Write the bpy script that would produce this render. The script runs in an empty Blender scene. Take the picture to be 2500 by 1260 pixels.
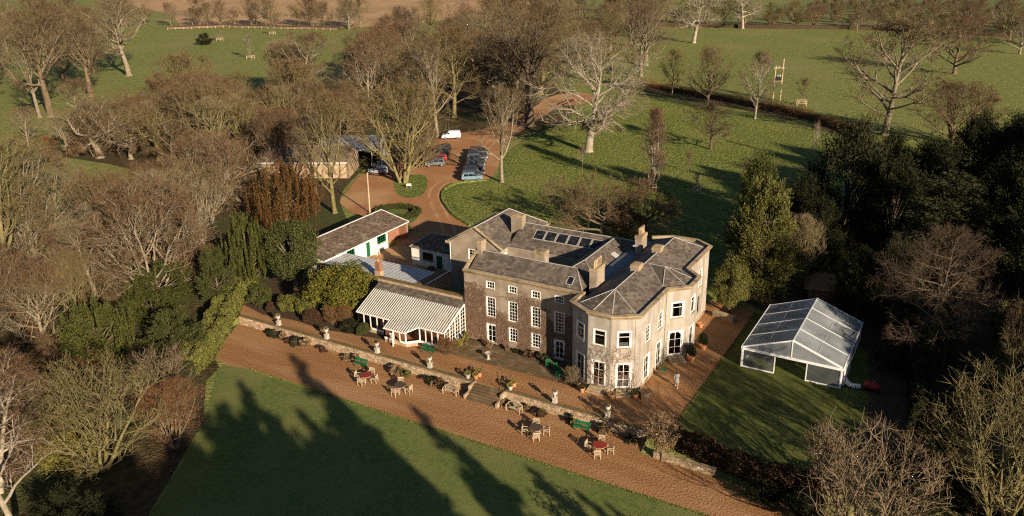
import bpy, bmesh, math, random
import numpy as np
from mathutils import Matrix, Vector
R = math.radians
sc = bpy.context.scene
COL = sc.collection
# ------------------------------------------------------------------ camera
cd = bpy.data.cameras.new('camera'); cam = bpy.data.objects.new('camera', cd); COL.objects.link(cam)
cd.sensor_width = 36.0; cd.lens = 2023.4 / 2500 * 36; cd.clip_start = 1.0; cd.clip_end = 4000
cam.matrix_world = Matrix(((0.865356, -0.166872, 0.472559, 47.1016), (0.500882, 0.319233, -0.804492, -69.7115),
                           (-0.016609, 0.932869, 0.359834, 42.5), (0, 0, 0, 1)))
sc.camera = cam
# ------------------------------------------------------------------ sky and sun
SUN_EL, SUN_DIR = 19.0, 151.0          # elevation; heading the shadows point to
wd = bpy.data.worlds.new('World'); sc.world = wd; wd.use_nodes = True
wn = wd.node_tree; bg = wn.nodes['Background']
sk = wn.nodes.new('ShaderNodeTexSky'); sk.sky_type = 'NISHITA'; sk.sun_disc = False
sk.sun_elevation = R(SUN_EL); sk.sun_rotation = R(119.0); sk.air_density = 0.7; sk.dust_density = 0.3; sk.altitude = 60
wn.links.new(sk.outputs[0], bg.inputs[0]); bg.inputs[1].default_value = 0.05
sl = bpy.data.lights.new('sun', 'SUN'); sl.energy = 5.0; sl.angle = R(0.55); sl.color = (1.0, 0.83, 0.61)
so = bpy.data.objects.new('sun', sl); COL.objects.link(so)
a_ = R(SUN_DIR)
so.rotation_euler = Vector((math.cos(a_) * math.cos(R(SUN_EL)), math.sin(a_) * math.cos(R(SUN_EL)), -math.sin(R(SUN_EL)))).to_track_quat('-Z', 'Y').to_euler()
so.location = (120, -60, 80)
vs = sc.view_settings
vs.view_transform = 'Standard'; vs.look = 'None'; vs.gamma = 1; vs.use_curve_mapping = False; vs.exposure = 0.8
sc.cycles.max_bounces = 6; sc.cycles.diffuse_bounces = 2; sc.cycles.glossy_bounces = 2
sc.cycles.transmission_bounces = 4; sc.cycles.transparent_max_bounces = 12
sc.cycles.use_denoising = False; sc.cycles.filter_width = 1.15
sc.cycles.caustics_reflective = False; sc.cycles.caustics_refractive = False

# ------------------------------------------------------------------ materials
def mat(name, c1, c2=None, scale=1.0, rough=.9, bump=0.0, bscale=None, c3=None, island=0.0, orand=0.0, spec=.15, world=False, big=None, metal=0.0, detail=5.0, lo=.35, hi=.65, hue=0.0, bdist=.05):
    m = bpy.data.materials.new(name); m.use_nodes = True
    nt = m.node_tree; n = nt.nodes; L = nt.links; p = n['Principled BSDF']
    p.inputs['Roughness'].default_value = rough; p.inputs['Specular IOR Level'].default_value = spec; p.inputs['Metallic'].default_value = metal
    if world:
        g = n.new('ShaderNodeNewGeometry'); vec = g.outputs['Position']
    else:
        t = n.new('ShaderNodeTexCoord'); vec = t.outputs['Object']
    col = None
    if c2:
        no = n.new('ShaderNodeTexNoise'); no.inputs['Scale'].default_value = scale; no.inputs['Detail'].default_value = detail; no.inputs['Roughness'].default_value = .65
        L.new(vec, no.inputs['Vector'])
        r = n.new('ShaderNodeValToRGB'); e = r.color_ramp.elements
        e[0].position = lo; e[0].color = (*c1, 1); e[1].position = hi; e[1].color = (*c2, 1)
        if c3:
            k = e.new((lo + hi) / 2); k.color = (*c3, 1)
        L.new(no.outputs['Fac'], r.inputs[0]); col = r.outputs[0]
    else:
        rg = n.new('ShaderNodeRGB'); rg.outputs[0].default_value = (*c1, 1); col = rg.outputs[0]
    if big:   # (scale, colour, low, high): a second, larger patchiness
        no2 = n.new('ShaderNodeTexNoise'); no2.inputs['Scale'].default_value = big[0]; no2.inputs['Detail'].default_value = 5
        if len(big) > 4:
            mp = n.new('ShaderNodeMapping'); mp.inputs['Scale'].default_value = big[4]; L.new(vec, mp.inputs['Vector']); L.new(mp.outputs[0], no2.inputs['Vector'])
        else:
            L.new(vec, no2.inputs['Vector'])
        mr = n.new('ShaderNodeMapRange'); mr.inputs[1].default_value = big[2]; mr.inputs[2].default_value = big[3]
        L.new(no2.outputs['Fac'], mr.inputs[0])
        mx = n.new('ShaderNodeMix'); mx.data_type = 'RGBA'
        L.new(mr.outputs[0], mx.inputs[0]); L.new(col, mx.inputs[6]); mx.inputs[7].default_value = (*big[1], 1); col = mx.outputs[2]
    if island or orand or hue:
        hs = n.new('ShaderNodeHueSaturation')
        L.new(col, hs.inputs['Color']); col = hs.outputs[0]
        src = None
        if island:
            g2 = n.new('ShaderNodeNewGeometry'); src = g2.outputs['Random Per Island']; amt = island
        if orand:
            oi = n.new('ShaderNodeObjectInfo')
            if src is None:
                src = oi.outputs['Random']; amt = orand
        mr2 = n.new('ShaderNodeMapRange'); mr2.inputs[3].default_value = 1 - amt; mr2.inputs[4].default_value = 1 + amt
        L.new(src, mr2.inputs[0]); L.new(mr2.outputs[0], hs.inputs['Value'])
        if hue:
            ml = n.new('ShaderNodeMath'); ml.operation = 'MULTIPLY'; ml.inputs[1].default_value = 7.31
            fr = n.new('ShaderNodeMath'); fr.operation = 'FRACT'
            L.new(src, ml.inputs[0]); L.new(ml.outputs[0], fr.inputs[0])
            mr3 = n.new('ShaderNodeMapRange'); mr3.inputs[3].default_value = .5 - hue; mr3.inputs[4].default_value = .5 + hue
            L.new(fr.outputs[0], mr3.inputs[0]); L.new(mr3.outputs[0], hs.inputs['Hue'])
    L.new(col, p.inputs['Base Color'])
    if bump:
        nb = n.new('ShaderNodeTexNoise'); nb.inputs['Scale'].default_value = bscale or scale * 4; nb.inputs['Detail'].default_value = 4
        L.new(vec, nb.inputs['Vector'])
        b = n.new('ShaderNodeBump'); b.inputs['Strength'].default_value = bump; b.inputs['Distance'].default_value = bdist
        L.new(nb.outputs['Fac'], b.inputs['Height']); L.new(b.outputs[0], p.inputs['Normal'])
    return m

def glass_mat(name, tint=(1, 1, 1), trans=.75, haze=0.0, hazecol=(.7, .75, .8), rough=.03, tl=0.0):
    m = bpy.data.materials.new(name); m.use_nodes = True
    nt = m.node_tree; n = nt.nodes; L = nt.links
    for k in list(n):
        n.remove(k)
    out = n.new('ShaderNodeOutputMaterial')
    tr = n.new('ShaderNodeBsdfTransparent'); tr.inputs[0].default_value = (*[trans * t for t in tint], 1)
    gl = n.new('ShaderNodeBsdfGlossy'); gl.inputs['Roughness'].default_value = rough
    fr = n.new('ShaderNodeFresnel'); fr.inputs[0].default_value = 1.5
    mx = n.new('ShaderNodeMixShader'); L.new(fr.outputs[0], mx.inputs[0]); L.new(tr.outputs[0], mx.inputs[1]); L.new(gl.outputs[0], mx.inputs[2])
    last = mx
    if haze:
        no = n.new('ShaderNodeTexNoise'); no.inputs['Scale'].default_value = .35; no.inputs['Detail'].default_value = 5
        tc = n.new('ShaderNodeTexCoord'); L.new(tc.outputs['Object'], no.inputs[0])
        mr = n.new('ShaderNodeMapRange'); mr.inputs[1].default_value = .3; mr.inputs[2].default_value = .7
        mr.inputs[3].default_value = haze * .55; mr.inputs[4].default_value = haze * 1.4; L.new(no.outputs[0], mr.inputs[0])
        df = n.new('ShaderNodeBsdfDiffuse'); df.inputs[0].default_value = (*hazecol, 1)
        ts = n.new('ShaderNodeBsdfTranslucent'); ts.inputs[0].default_value = (*hazecol, 1); mt = n.new('ShaderNodeMixShader'); mt.inputs[0].default_value = tl
        L.new(df.outputs[0], mt.inputs[1]); L.new(ts.outputs[0], mt.inputs[2])
        m2 = n.new('ShaderNodeMixShader'); L.new(mr.outputs[0], m2.inputs[0])
        L.new(mx.outputs[0], m2.inputs[1]); L.new(mt.outputs[0], m2.inputs[2]); last = m2
    L.new(last.outputs[0], out.inputs[0])
    return m

MT = {}
MT['meadow'] = mat('meadow grass', (.125, .155, .036), (.24, .24, .068), .55, bump=1.0, bscale=2.2, bdist=.3, world=True, c3=(.178, .198, .05), big=(.03, (.235, .215, .08), .48, .72))
MT['tussock'] = mat('tussocky grass', (.07, .105, .022), (.20, .205, .052), 1.1, bump=1.0, bscale=1.6, bdist=.4, world=True, c3=(.125, .158, .034), big=(.06, (.175, .175, .05), .5, .68), lo=.38, hi=.62)
MT['lawn'] = mat('mown lawn', (.078, .118, .028), (.152, .175, .05), 2.5, bump=.8, bscale=9, bdist=.07, world=True, big=(.16, (.165, .17, .055), .45, .7), detail=8)
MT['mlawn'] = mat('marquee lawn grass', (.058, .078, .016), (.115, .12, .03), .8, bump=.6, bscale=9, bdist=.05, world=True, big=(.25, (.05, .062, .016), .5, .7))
MT['gravel'] = mat('orange gravel', (.21, .098, .038), (.375, .195, .083), 6.0, bump=1.0, bscale=5, bdist=.09, world=True, c3=(.29, .145, .06), big=(.5, (.37, .205, .10), .42, .66, (.16, 1., 1.)), detail=9)
MT['drive'] = mat('drive gravel', (.27, .115, .05), (.41, .215, .10), 3.0, bump=.6, bscale=4, bdist=.06, world=True, big=(.09, (.43, .255, .125), .48, .62), detail=8)
MT['litter'] = mat('leaf litter', (.035, .028, .012), (.12, .078, .04), 1.3, bump=1.0, bscale=3, bdist=.3, world=True, c3=(.07, .05, .024), big=(.06, (.06, .075, .022), .48, .62), detail=8)
MT['soil'] = mat('dark soil', (.04, .028, .018), (.09, .062, .04), 3, bump=.8, bscale=7, world=True)
MT['stubble'] = mat('stubble', (.38, .235, .115), (.49, .32, .165), .12, world=True, bump=.6, bscale=1.0, bdist=.15, big=(.02, (.30, .20, .10), .5, .7))
MT['orchard'] = mat('orchard grass', (.11, .135, .04), (.175, .185, .065), .3, world=True, bump=.6, bscale=1.0, bdist=.2)
MT['stucco'] = mat('weathered render', (.33, .295, .25), (.44, .40, .345), .9, bump=.25, bscale=9, bdist=.02, world=True, c3=(.385, .345, .295), big=(1.1, (.25, .21, .165), .48, .72, (1., 1., .14)))
MT['stucco_w'] = mat('brown mottled render', (.255, .20, .15), (.375, .305, .235), .8, bump=.3, bscale=8, bdist=.02, world=True, big=(.35, (.205, .16, .115), .5, .7))
MT['stone'] = mat('buff stone', (.30, .215, .125), (.43, .335, .215), 2.2, bump=.4, bscale=10, bdist=.02, world=True, big=(.7, (.17, .13, .075), .5, .68))
MT['rubble'] = mat('rubble stone', (.29, .20, .125), (.47, .36, .245), 1.5, bump=.5, bscale=8, bdist=.03, world=True, island=.35)
MT['mossy'] = mat('mossy coping', (.20, .13, .07), (.11, .095, .04), 2.5, bump=.5, bscale=9, bdist=.03, world=True)
MT['slab'] = mat('mossy slab', (.15, .095, .052), (.085, .066, .034), 1.6, bump=.4, bscale=8, world=True, big=(.8, (.22, .155, .10), .5, .7))
MT['slate'] = mat('old slate', (.108, .086, .069), (.15, .122, .10), 1.4, rough=.75, island=.38, world=True, big=(.5, (.20, .16, .12), .52, .8), spec=.22)
MT['slate_m'] = mat('mossy tile', (.115, .082, .06), (.19, .14, .105), 1.2, rough=.85, island=.42, world=True, big=(.45, (.30, .25, .19), .58, .75))
MT['underslate'] = mat('roof boarding', (.08, .068, .055))
MT['lead'] = mat('lead sheet', (.075, .085, .095), (.115, .125, .135), .8, rough=.45, spec=.4, world=True)
MT['leadpale'] = mat('pale lead flashing', (.30, .285, .265), (.40, .38, .355), 2, rough=.6, world=True)
MT['white'] = mat('white paint', (.80, .78, .74), rough=.5, spec=.35)
MT['whitewash'] = mat('whitewashed wall', (.72, .68, .61), (.80, .77, .70), 1.2, world=True, bump=.2, bscale=8, big=(.5, (.62, .56, .47), .56, .75))
MT['brick'] = mat('red brick', (.23, .10, .058), (.31, .155, .095), 2.5, world=True, bump=.3, bscale=9, island=.2)
MT['terracotta'] = mat('terracotta', (.46, .19, .085), (.55, .26, .13), 5, orand=.12)
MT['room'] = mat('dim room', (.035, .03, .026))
MT['curtain'] = mat('pale curtain', (.62, .60, .56))
MT['glass'] = glass_mat('window glass', trans=.62)
MT['glass2'] = glass_mat('conservatory glass', trans=.78)
MT['glassroof'] = glass_mat('weathered roof glass', trans=.62, haze=.42, hazecol=(.50, .49, .46), rough=.12)
MT['pvc'] = glass_mat('clear vinyl', trans=.72, haze=.48, hazecol=(.80, .86, .92), rough=.14, tl=.5)
MT['pvcwall'] = glass_mat('clear vinyl wall', trans=.55, haze=.13, hazecol=(.45, .5, .55), rough=.1)
MT['pvcwhite'] = mat('white vinyl', (.80, .80, .79), (.72, .72, .72), 3, rough=.5, spec=.3)
MT['green'] = mat('green paint', (.008, .125, .052), rough=.55, spec=.3)
MT['dkgreen'] = mat('dark green paint', (.015, .11, .045), rough=.55)
MT['teak'] = mat('weathered teak', (.37, .28, .185), (.46, .37, .26), 6, orand=.15)
MT['red'] = mat('red table cover', (.20, .022, .012), (.27, .04, .022), 5, rough=.45, spec=.3)
MT['darktop'] = mat('dark table top', (.075, .055, .042), (.10, .075, .055), 5, rough=.7)
MT['black'] = mat('black rubber', (.02, .02, .02), rough=.7)
MT['iron'] = mat('dark iron', (.03, .028, .026), rough=.6)
MT['urn'] = mat('pale urn stone', (.38, .345, .285), (.48, .44, .37), 5, bump=.2, bscale=20, orand=.1)
MT['chrome'] = mat('alloy', (.5, .5, .5), rough=.3, metal=.8)
MT['lamp'] = mat('lamp lens', (.7, .7, .72), rough=.2, spec=.5)
MT['taillamp'] = mat('tail lens', (.3, .01, .01), rough=.25, spec=.5)
MT['carglass'] = mat('car glass', (.012, .014, .017), rough=.04, spec=.6)
MT['pole'] = mat('weathered pole', (.42, .30, .19), (.53, .41, .28), 3)
MT['wood'] = mat('dark timber', (.10, .062, .035), (.16, .10, .06), 4)
MT['rustiron'] = mat('rusty brown roof', (.16, .085, .05), (.22, .125, .075), 1.5, world=True)
MT['corrug'] = mat('galvanised sheet', (.45, .46, .48), (.34, .33, .32), 1, rough=.4, spec=.5, world=True)
# bark and leaves
MT['bark_pale'] = mat('pale lichen bark', (.16, .128, .085), (.27, .225, .16), 1.2, bump=.6, bscale=6, orand=.12)
MT['bark_mid'] = mat('brown bark', (.12, .085, .052), (.20, .15, .096), 1.2, bump=.6, bscale=6, orand=.15)
MT['bark_green'] = mat('mossy bark', (.14, .118, .05), (.235, .195, .095), 1.2, bump=.6, bscale=6, orand=.12)
MT['bark_dark'] = mat('dark bark', (.085, .062, .042), (.14, .105, .07), 1.2, bump=.6, bscale=6, orand=.15)
MT['bark_birch'] = mat('whitish bark', (.235, .195, .145), (.385, .33, .26), 1.5, orand=.1)
MT['tw_tan'] = mat('tan twigs', (.135, .092, .045), island=.5, orand=.22, hue=.012)
MT['tw_red'] = mat('reddish twigs', (.125, .073, .039), island=.5, orand=.22, hue=.012)
MT['tw_pale'] = mat('pale twigs', (.19, .145, .085), island=.45, orand=.15, hue=.012)
MT['tw_green'] = mat('mossy twigs', (.145, .112, .045), island=.45, orand=.15, hue=.015)
MT['tw_dark'] = mat('dark twigs', (.075, .052, .032), island=.4, orand=.2, hue=.015)
MT['tw_rust'] = mat('rust twigs', (.165, .078, .032), island=.4, orand=.15, hue=.015)
MT['lf_dark'] = mat('dark shaded evergreen leaves', (.02, .023, .008), island=.55, hue=.025, orand=.15)  # near black: deep shade on the right-hand conifers is put into this leaf tone
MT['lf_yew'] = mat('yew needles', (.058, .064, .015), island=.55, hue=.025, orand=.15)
MT['lf_holm'] = mat('holm oak leaves', (.056, .062, .018), island=.55, hue=.025, orand=.15)
MT['lf_mag'] = mat('yellowing leaves', (.105, .098, .016), island=.65, hue=.05)
MT['lf_rust'] = mat('rust foliage', (.095, .05, .016), island=.5, hue=.03)
MT['lf_hedge'] = mat('clipped hedge leaves', (.118, .118, .028), island=.4, hue=.025, orand=.08)
MT['lf_gold'] = mat('gold green leaves', (.165, .145, .034), island=.5, hue=.04)
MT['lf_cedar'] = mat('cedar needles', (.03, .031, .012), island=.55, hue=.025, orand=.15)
MT['lf_sun'] = mat('sunlit yew leaves', (.105, .102, .026), island=.5, hue=.025)  # lighter yew green with sunlight put into the colour
MT['lf_brown'] = mat('brown hedge leaves', (.068, .036, .02), island=.5, hue=.03)
MT['lf_dead'] = mat('dry stems', (.20, .13, .07), island=.5, hue=.03)
MT['creeper'] = mat('creeper stems', (.20, .125, .085), island=.5, hue=.012)

# ------------------------------------------------------------------ object helpers
def tag(o, label=None, cat=None, group=None, kind=None):
    if label: o['label'] = label
    if cat: o['category'] = cat
    if group: o['group'] = group
    if kind: o['kind'] = kind
    return o
def empty(name, loc=(0, 0, 0), rz=0, label=None, cat=None, group=None, parent=None):
    o = bpy.data.objects.new(name, None); COL.objects.link(o); o.location = loc; o.rotation_euler = (0, 0, rz)
    o.empty_display_size = .2
    if parent: o.parent = parent
    return tag(o, label, cat, group)
def mesh_obj(name, me, m=None, parent=None, loc=None, rz=None, kind=None):
    if m is not None and not me.materials:
        me.materials.append(MT[m] if isinstance(m, str) else m)
    o = bpy.data.objects.new(name, me); COL.objects.link(o)
    if parent: o.parent = parent
    if loc is not None: o.location = loc
    if rz is not None: o.rotation_euler = (0, 0, rz)
    if kind: o['kind'] = kind
    return o
def np_mesh(name, V, F, smooth=False):
    """V (n,3) array; F list of (k,m) int arrays, one per polygon size"""
    me = bpy.data.meshes.new(name)
    V = np.asarray(V, np.float32); F = [np.asarray(f, np.int32) for f in F if len(f)]
    me.vertices.add(len(V)); me.vertices.foreach_set('co', V.ravel())
    tot = sum(f.size for f in F); n = sum(len(f) for f in F)
    me.loops.add(tot); me.loops.foreach_set('vertex_index', np.concatenate([f.ravel() for f in F]))
    me.polygons.add(n)
    ls = np.concatenate([np.full(len(f), f.shape[1], np.int32) for f in F])
    me.polygons.foreach_set('loop_start', np.concatenate([[0], np.cumsum(ls)[:-1]]).astype(np.int32))
    if smooth: me.polygons.foreach_set('use_smooth', np.ones(n, bool))
    me.update(calc_edges=True); me.validate()
    return me
class MB:
    def __init__(s): s.v = []; s.f = []
    def add(s, vs, fs):
        b = len(s.v); s.v += [tuple(v) for v in vs]; s.f += [tuple(i + b for i in f) for f in fs]; return s
    def box(s, x0, x1, y0, y1, z0, z1):
        return s.add([(x0, y0, z0), (x1, y0, z0), (x1, y1, z0), (x0, y1, z0), (x0, y0, z1), (x1, y0, z1), (x1, y1, z1), (x0, y1, z1)],
                     [(0, 3, 2, 1), (4, 5, 6, 7), (0, 1, 5, 4), (1, 2, 6, 5), (2, 3, 7, 6), (3, 0, 4, 7)])
    def frust(s, cx, cy, z0, z1, a0, b0, a1, b1):
        return s.add([(cx - a0, cy - b0, z0), (cx + a0, cy - b0, z0), (cx + a0, cy + b0, z0), (cx - a0, cy + b0, z0), (cx - a1, cy - b1, z1), (cx + a1, cy - b1, z1), (cx + a1, cy + b1, z1), (cx - a1, cy + b1, z1)],
                     [(0, 3, 2, 1), (4, 5, 6, 7), (0, 1, 5, 4), (1, 2, 6, 5), (2, 3, 7, 6), (3, 0, 4, 7)])
    def beam(s, p, q, w, h, up=(0, 0, 1)):
        p = Vector(p); q = Vector(q); d = (q - p).normalized(); u = Vector(up)
        if abs(d.dot(u)) > .98: u = Vector((1, 0, 0))
        x = d.cross(u).normalized() * (w / 2); y = x.cross(d).normalized() * (h / 2)
        c = [p - x - y, p + x - y, p + x + y, p - x + y, q - x - y, q + x - y, q + x + y, q - x + y]
        return s.add(c, [(0, 3, 2, 1), (4, 5, 6, 7), (0, 1, 5, 4), (1, 2, 6, 5), (2, 3, 7, 6), (3, 0, 4, 7)])
    def lathe(s, prof, n=12, c=(0, 0), cap=True):
        b = len(s.v)
        for r, z in prof:
            for i in range(n):
                a = 2 * math.pi * i / n; s.v.append((c[0] + r * math.cos(a), c[1] + r * math.sin(a), z))
        for j in range(len(prof) - 1):
            for i in range(n):
                k = (i + 1) % n; s.f.append((b + j * n + i, b + j * n + k, b + (j + 1) * n + k, b + (j + 1) * n + i))
        if cap:
            s.f.append(tuple(b + i for i in range(n))[::-1]); s.f.append(tuple(b + (len(prof) - 1) * n + i for i in range(n)))
        return s
    def tube(s, pts, r, n=6):
        pts = [Vector(p) for p in pts]; rs = r if isinstance(r, (list, tuple)) else [r] * len(pts); b = len(s.v)
        for i, p in enumerate(pts):
            d = (pts[min(i + 1, len(pts) - 1)] - pts[max(i - 1, 0)]).normalized(); u = Vector((0, 0, 1)) if abs(d.z) < .95 else Vector((1, 0, 0))
            x = d.cross(u).normalized(); y = x.cross(d)
            for k in range(n):
                a = 2 * math.pi * k / n; s.v.append(tuple(p + (x * math.cos(a) + y * math.sin(a)) * rs[i]))
        for i in range(len(pts) - 1):
            for k in range(n):
                j = (k + 1) % n; s.f.append((b + i * n + k, b + i * n + j, b + (i + 1) * n + j, b + (i + 1) * n + k))
        s.f.append(tuple(b + k for k in range(n))[::-1]); s.f.append(tuple(b + (len(pts) - 1) * n + k for k in range(n)))
        return s
    def prism(s, poly, z0, z1):
        n = len(poly)
        return s.add([(x, y, z0) for x, y in poly] + [(x, y, z1) for x, y in poly],
                     [tuple(range(n))[::-1], tuple(range(n, 2 * n))] + [(i, (i + 1) % n, n + (i + 1) % n, n + i) for i in range(n)])
    def mesh(s, name, smooth=False):
        me = bpy.data.meshes.new(name); me.from_pydata(s.v, [], s.f); me.update()
        if smooth:
            for p in me.polygons: p.use_smooth = True
        return me
    def build(s, name, m, parent=None, loc=None, rz=None, kind=None, smooth=False):
        return mesh_obj(name, s.mesh(name, smooth), m, parent, loc, rz, kind)
def copy_tree(o, parent=None):
    c = o.copy(); COL.objects.link(c)
    if parent: c.parent = parent
    for ch in list(o.children): copy_tree(ch, c)
    return c
def sheet(name, pts, z, m, kind='structure'):
    me = bpy.data.meshes.new(name); me.from_pydata([(x, y, z) for x, y in pts], [], [tuple(range(len(pts)))]); me.update()
    if me.polygons[0].normal.z < 0: me.flip_normals()
    o = mesh_obj(name, me, m); o['kind'] = kind; return o
def smooth_poly(pts, n=2, closed=True):
    for _ in range(n):
        q = []; m = len(pts)
        for i in range(m if closed else m - 1):
            a = pts[i]; b = pts[(i + 1) % m]
            q += [(a[0] * .75 + b[0] * .25, a[1] * .75 + b[1] * .25), (a[0] * .25 + b[0] * .75, a[1] * .25 + b[1] * .75)]
        if not closed: q = [pts[0]] + q + [pts[-1]]
        pts = q
    return pts
# ------------------------------------------------------------------ ground
def ground_z(u, v):
    if -28.6 <= u <= 24.7:
        v0, v1 = -7.3, -7.2
    elif u > 24.7:
        v0, v1 = (-9.4, -6.6) if u <= 34 else (-10.4, -7.)
    else:
        v0, v1 = -17., -4.
    t = min(1, max(0, (v - v0) / (v1 - v0)))
    return -1.03 + t * 1.0
us = [-1300, -600, -300, -150, -90, -60, -45, -36, -31, -28.61, -28.6, 24.7, 24.71, 28, 34, 34.01, 40, 60, 120, 600]
vs_ = [-400, -150, -70, -40, -25, -17, -13, -10.4, -9.4, -8, -7.3, -7.2, -7., -6.6, -4, 0, 20, 60, 120, 250, 500, 1400]
V = [(u, v, ground_z(u, v)) for v in vs_ for u in us]
nu = len(us)
F = [(j * nu + i, j * nu + i + 1, (j + 1) * nu + i + 1, (j + 1) * nu + i) for j in range(len(vs_) - 1) for i in range(nu - 1)]
me = bpy.data.meshes.new('ground'); me.from_pydata(V, [], F); me.update()
tag(mesh_obj('ground', me, 'meadow'), kind='structure')
# parkland with long tussocky grass round the oak
sheet('parkland_grass', [(-36, 48), (-30, 41), (-22, 36), (-12, 27), (16, 27), (32, 60), (40, 110), (20, 128), (-2, 142), (-40, 150), (-47, 120), (-44, 92), (-40, 76), (-33, 62), (-34, 57), (-37, 54)], .004, 'tussock')
# woodland floor
sheet('lower_wood_floor', [(-28.55, -7.6), (-26.3, -12.2), (-23.8, -15.25), (-21.8, -16.3), (-20.8, -19), (-14.4, -25), (-5.2, -40), (0, -60), (-60, -80), (-130, -60), (-110, -17), (-28.62, -17), (-28.55, -16)], -1.018, 'litter')
wb_ = MB().add([(-110, -17, -1.018), (-28.65, -17, -1.018), (-28.65, -4, -.018), (-95, -4, -.018)], [(0, 1, 2, 3)]).build('wood_bank', 'litter'); wb_['kind'] = 'structure'
sheet('woodland_floor', smooth_poly([(-74, -4), (-68, 4), (-72, 14), (-96, 32), (-116, 34), (-138, 30), (-128, 62), (-100, 95), (-96, 128), (-118, 168), (-95, 190), (-72, 160), (-62, 128), (-63, 92), (-62, 80), (-55, 71), (-50, 63), (-60, 56), (-58, 50), (-52, 38), (-44, 30), (-36, 24), (-33.5, 2), (-32, -3), (-31, -4)], 1), .010, 'litter')
sheet('oak_wood_floor', smooth_poly([(-66, 88), (-50, 92), (-44, 98), (-44, 118), (-60, 150), (-90, 170), (-92, 120)], 2), .014, 'litter')
sheet('hollow_floor', smooth_poly([(26.5, 24), (31, 22.5), (39, 22), (41.5, 9), (42, -6.2), (66, -6.4), (80, 40), (70, 110), (36, 108), (29, 70), (18, 52), (19, 30)], 1), .018, 'soil')
# drive and car park
sheet('drive', smooth_poly([(-62, 80), (-62, 87), (-57, 97), (-57, 108), (-62, 136), (-60, 150), (-54, 149), (-55, 128), (-50, 106), (-47, 90), (-40.5, 76), (-34.2, 63), (-33.4, 58.4), (-36.4, 55.2), (-37.8, 52.6), (-37, 49), (-34.5, 44.6), (-31.1, 41), (-27, 37.3), (-22, 34.5), (-19, 31), (-17.5, 26), (-17, 22), (-20.5, 21.6), (-21, 16.5), (-13, 16.5), (-10.5, 14), (-10.6, 11.5), (-27, 11.5), (-27, 26), (-30, 29), (-38, 30), (-42, 30.5), (-46.6, 33), (-49.4, 35), (-52, 40), (-57, 49.5), (-58, 54.5), (-57, 60), (-55, 71)], 1), .022, 'drive')
sheet('drive_island', smooth_poly([(-39.2, 42.2), (-38.2, 45.1), (-43.2, 53.4), (-47.2, 57), (-50, 52), (-46.7, 46.9), (-41.6, 42.2)], 2), .030, 'tussock')
sheet('hedge_bed', smooth_poly([(-40.6, 32.5), (-41, 37.4), (-38.4, 39.4), (-34.3, 37.7), (-31.6, 34.3), (-30.6, 30.6), (-35, 29.6)], 2), .034, 'lawn')
# terrace gravel, house surround
sheet('terrace_gravel', [(-28.4, -7.2), (24.6, -7.2), (26.4, -6.4), (26.4, 24), (20, 24), (14, 19.6), (13.8, 1.2), (-.9, 1.2), (-.9, -3), (-4, -3), (-8.4, -3.9), (-13.3, -4.6), (-16.5, -5.2), (-21.5, -4.9), (-26.2, -5.5), (-30.6, -4.5)], .006, 'gravel')
sheet('flower_bed', [(-30.6, -4.5), (-26.2, -5.5), (-21.5, -4.9), (-16.5, -5.2), (-13.3, -4.6), (-8.4, -3.9), (-8.4, 1.6), (-12, 6), (-33, 6), (-35, -1), (-33, -4)], .016, 'soil')
sheet('lower_gravel', [(-28.6, -7.25), (-26.1, -12.2), (-23.6, -15.2), (-21.4, -15.5), (-19, -15.1), (62, -14.9), (62, -11), (33, -9.9), (26, -9.4), (24.6, -7.3), (24.6, -7.25)], -1.012, 'gravel')
sheet('lawn', [(-21.4, -15.5), (-19, -15.1), (62, -14.9), (62, -80), (0, -80), (-5.5, -40), (-9, -33), (-14.6, -24.5), (-19.4, -19.2), (-21.9, -16.6)], -1.008, 'lawn')
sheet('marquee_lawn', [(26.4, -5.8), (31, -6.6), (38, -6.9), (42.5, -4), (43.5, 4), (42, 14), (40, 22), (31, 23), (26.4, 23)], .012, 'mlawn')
# lawn edging: a cut step beside the gravel
MB().box(-19, 60, -15.06, -14.98, -1.02, -.97).build('lawn_edge', 'soil').__setitem__('kind', 'structure')
MB().box(26.33, 26.40, -5.8, 23, -.02, .06).build('lawn_edging', 'soil').__setitem__('kind', 'structure')
# round the drive: low kerb bank along the grass circle
kp = smooth_poly([(-33.4, 58.2), (-36.4, 55.0), (-37.7, 52.6), (-36.9, 49), (-34.4, 44.7), (-31, 41.1), (-26.9, 37.4), (-21.8, 34.4)], 2, False)
k = MB().tube([(x, y, .03) for x, y in kp], .28, 5).build('drive_bank', 'tussock'); k['kind'] = 'structure'
# far fields
sheet('stubble_field', [(-420, 300), (-345, 245), (-300, 262), (-255, 272), (-240, 300), (-205, 420), (-330, 640), (-900, 520)], .004, 'stubble')
sheet('orchard_field', [(-95, 352), (-40, 356), (90, 368), (140, 700), (-60, 720)], .004, 'orchard')
sheet('tawny_track', smooth_poly([(-62, 128), (-50, 132), (-50, 146), (-57, 152), (-64, 146)], 2), .026, 'drive')
# rough strip with ditch through the park
sheet('rough_strip', smooth_poly([(-44, 160), (-26, 153), (0, 141), (12, 130), (24, 122), (24, 132), (8, 144), (-14, 156), (-30, 164), (-44, 171)], 2), .008, 'litter')
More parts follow.
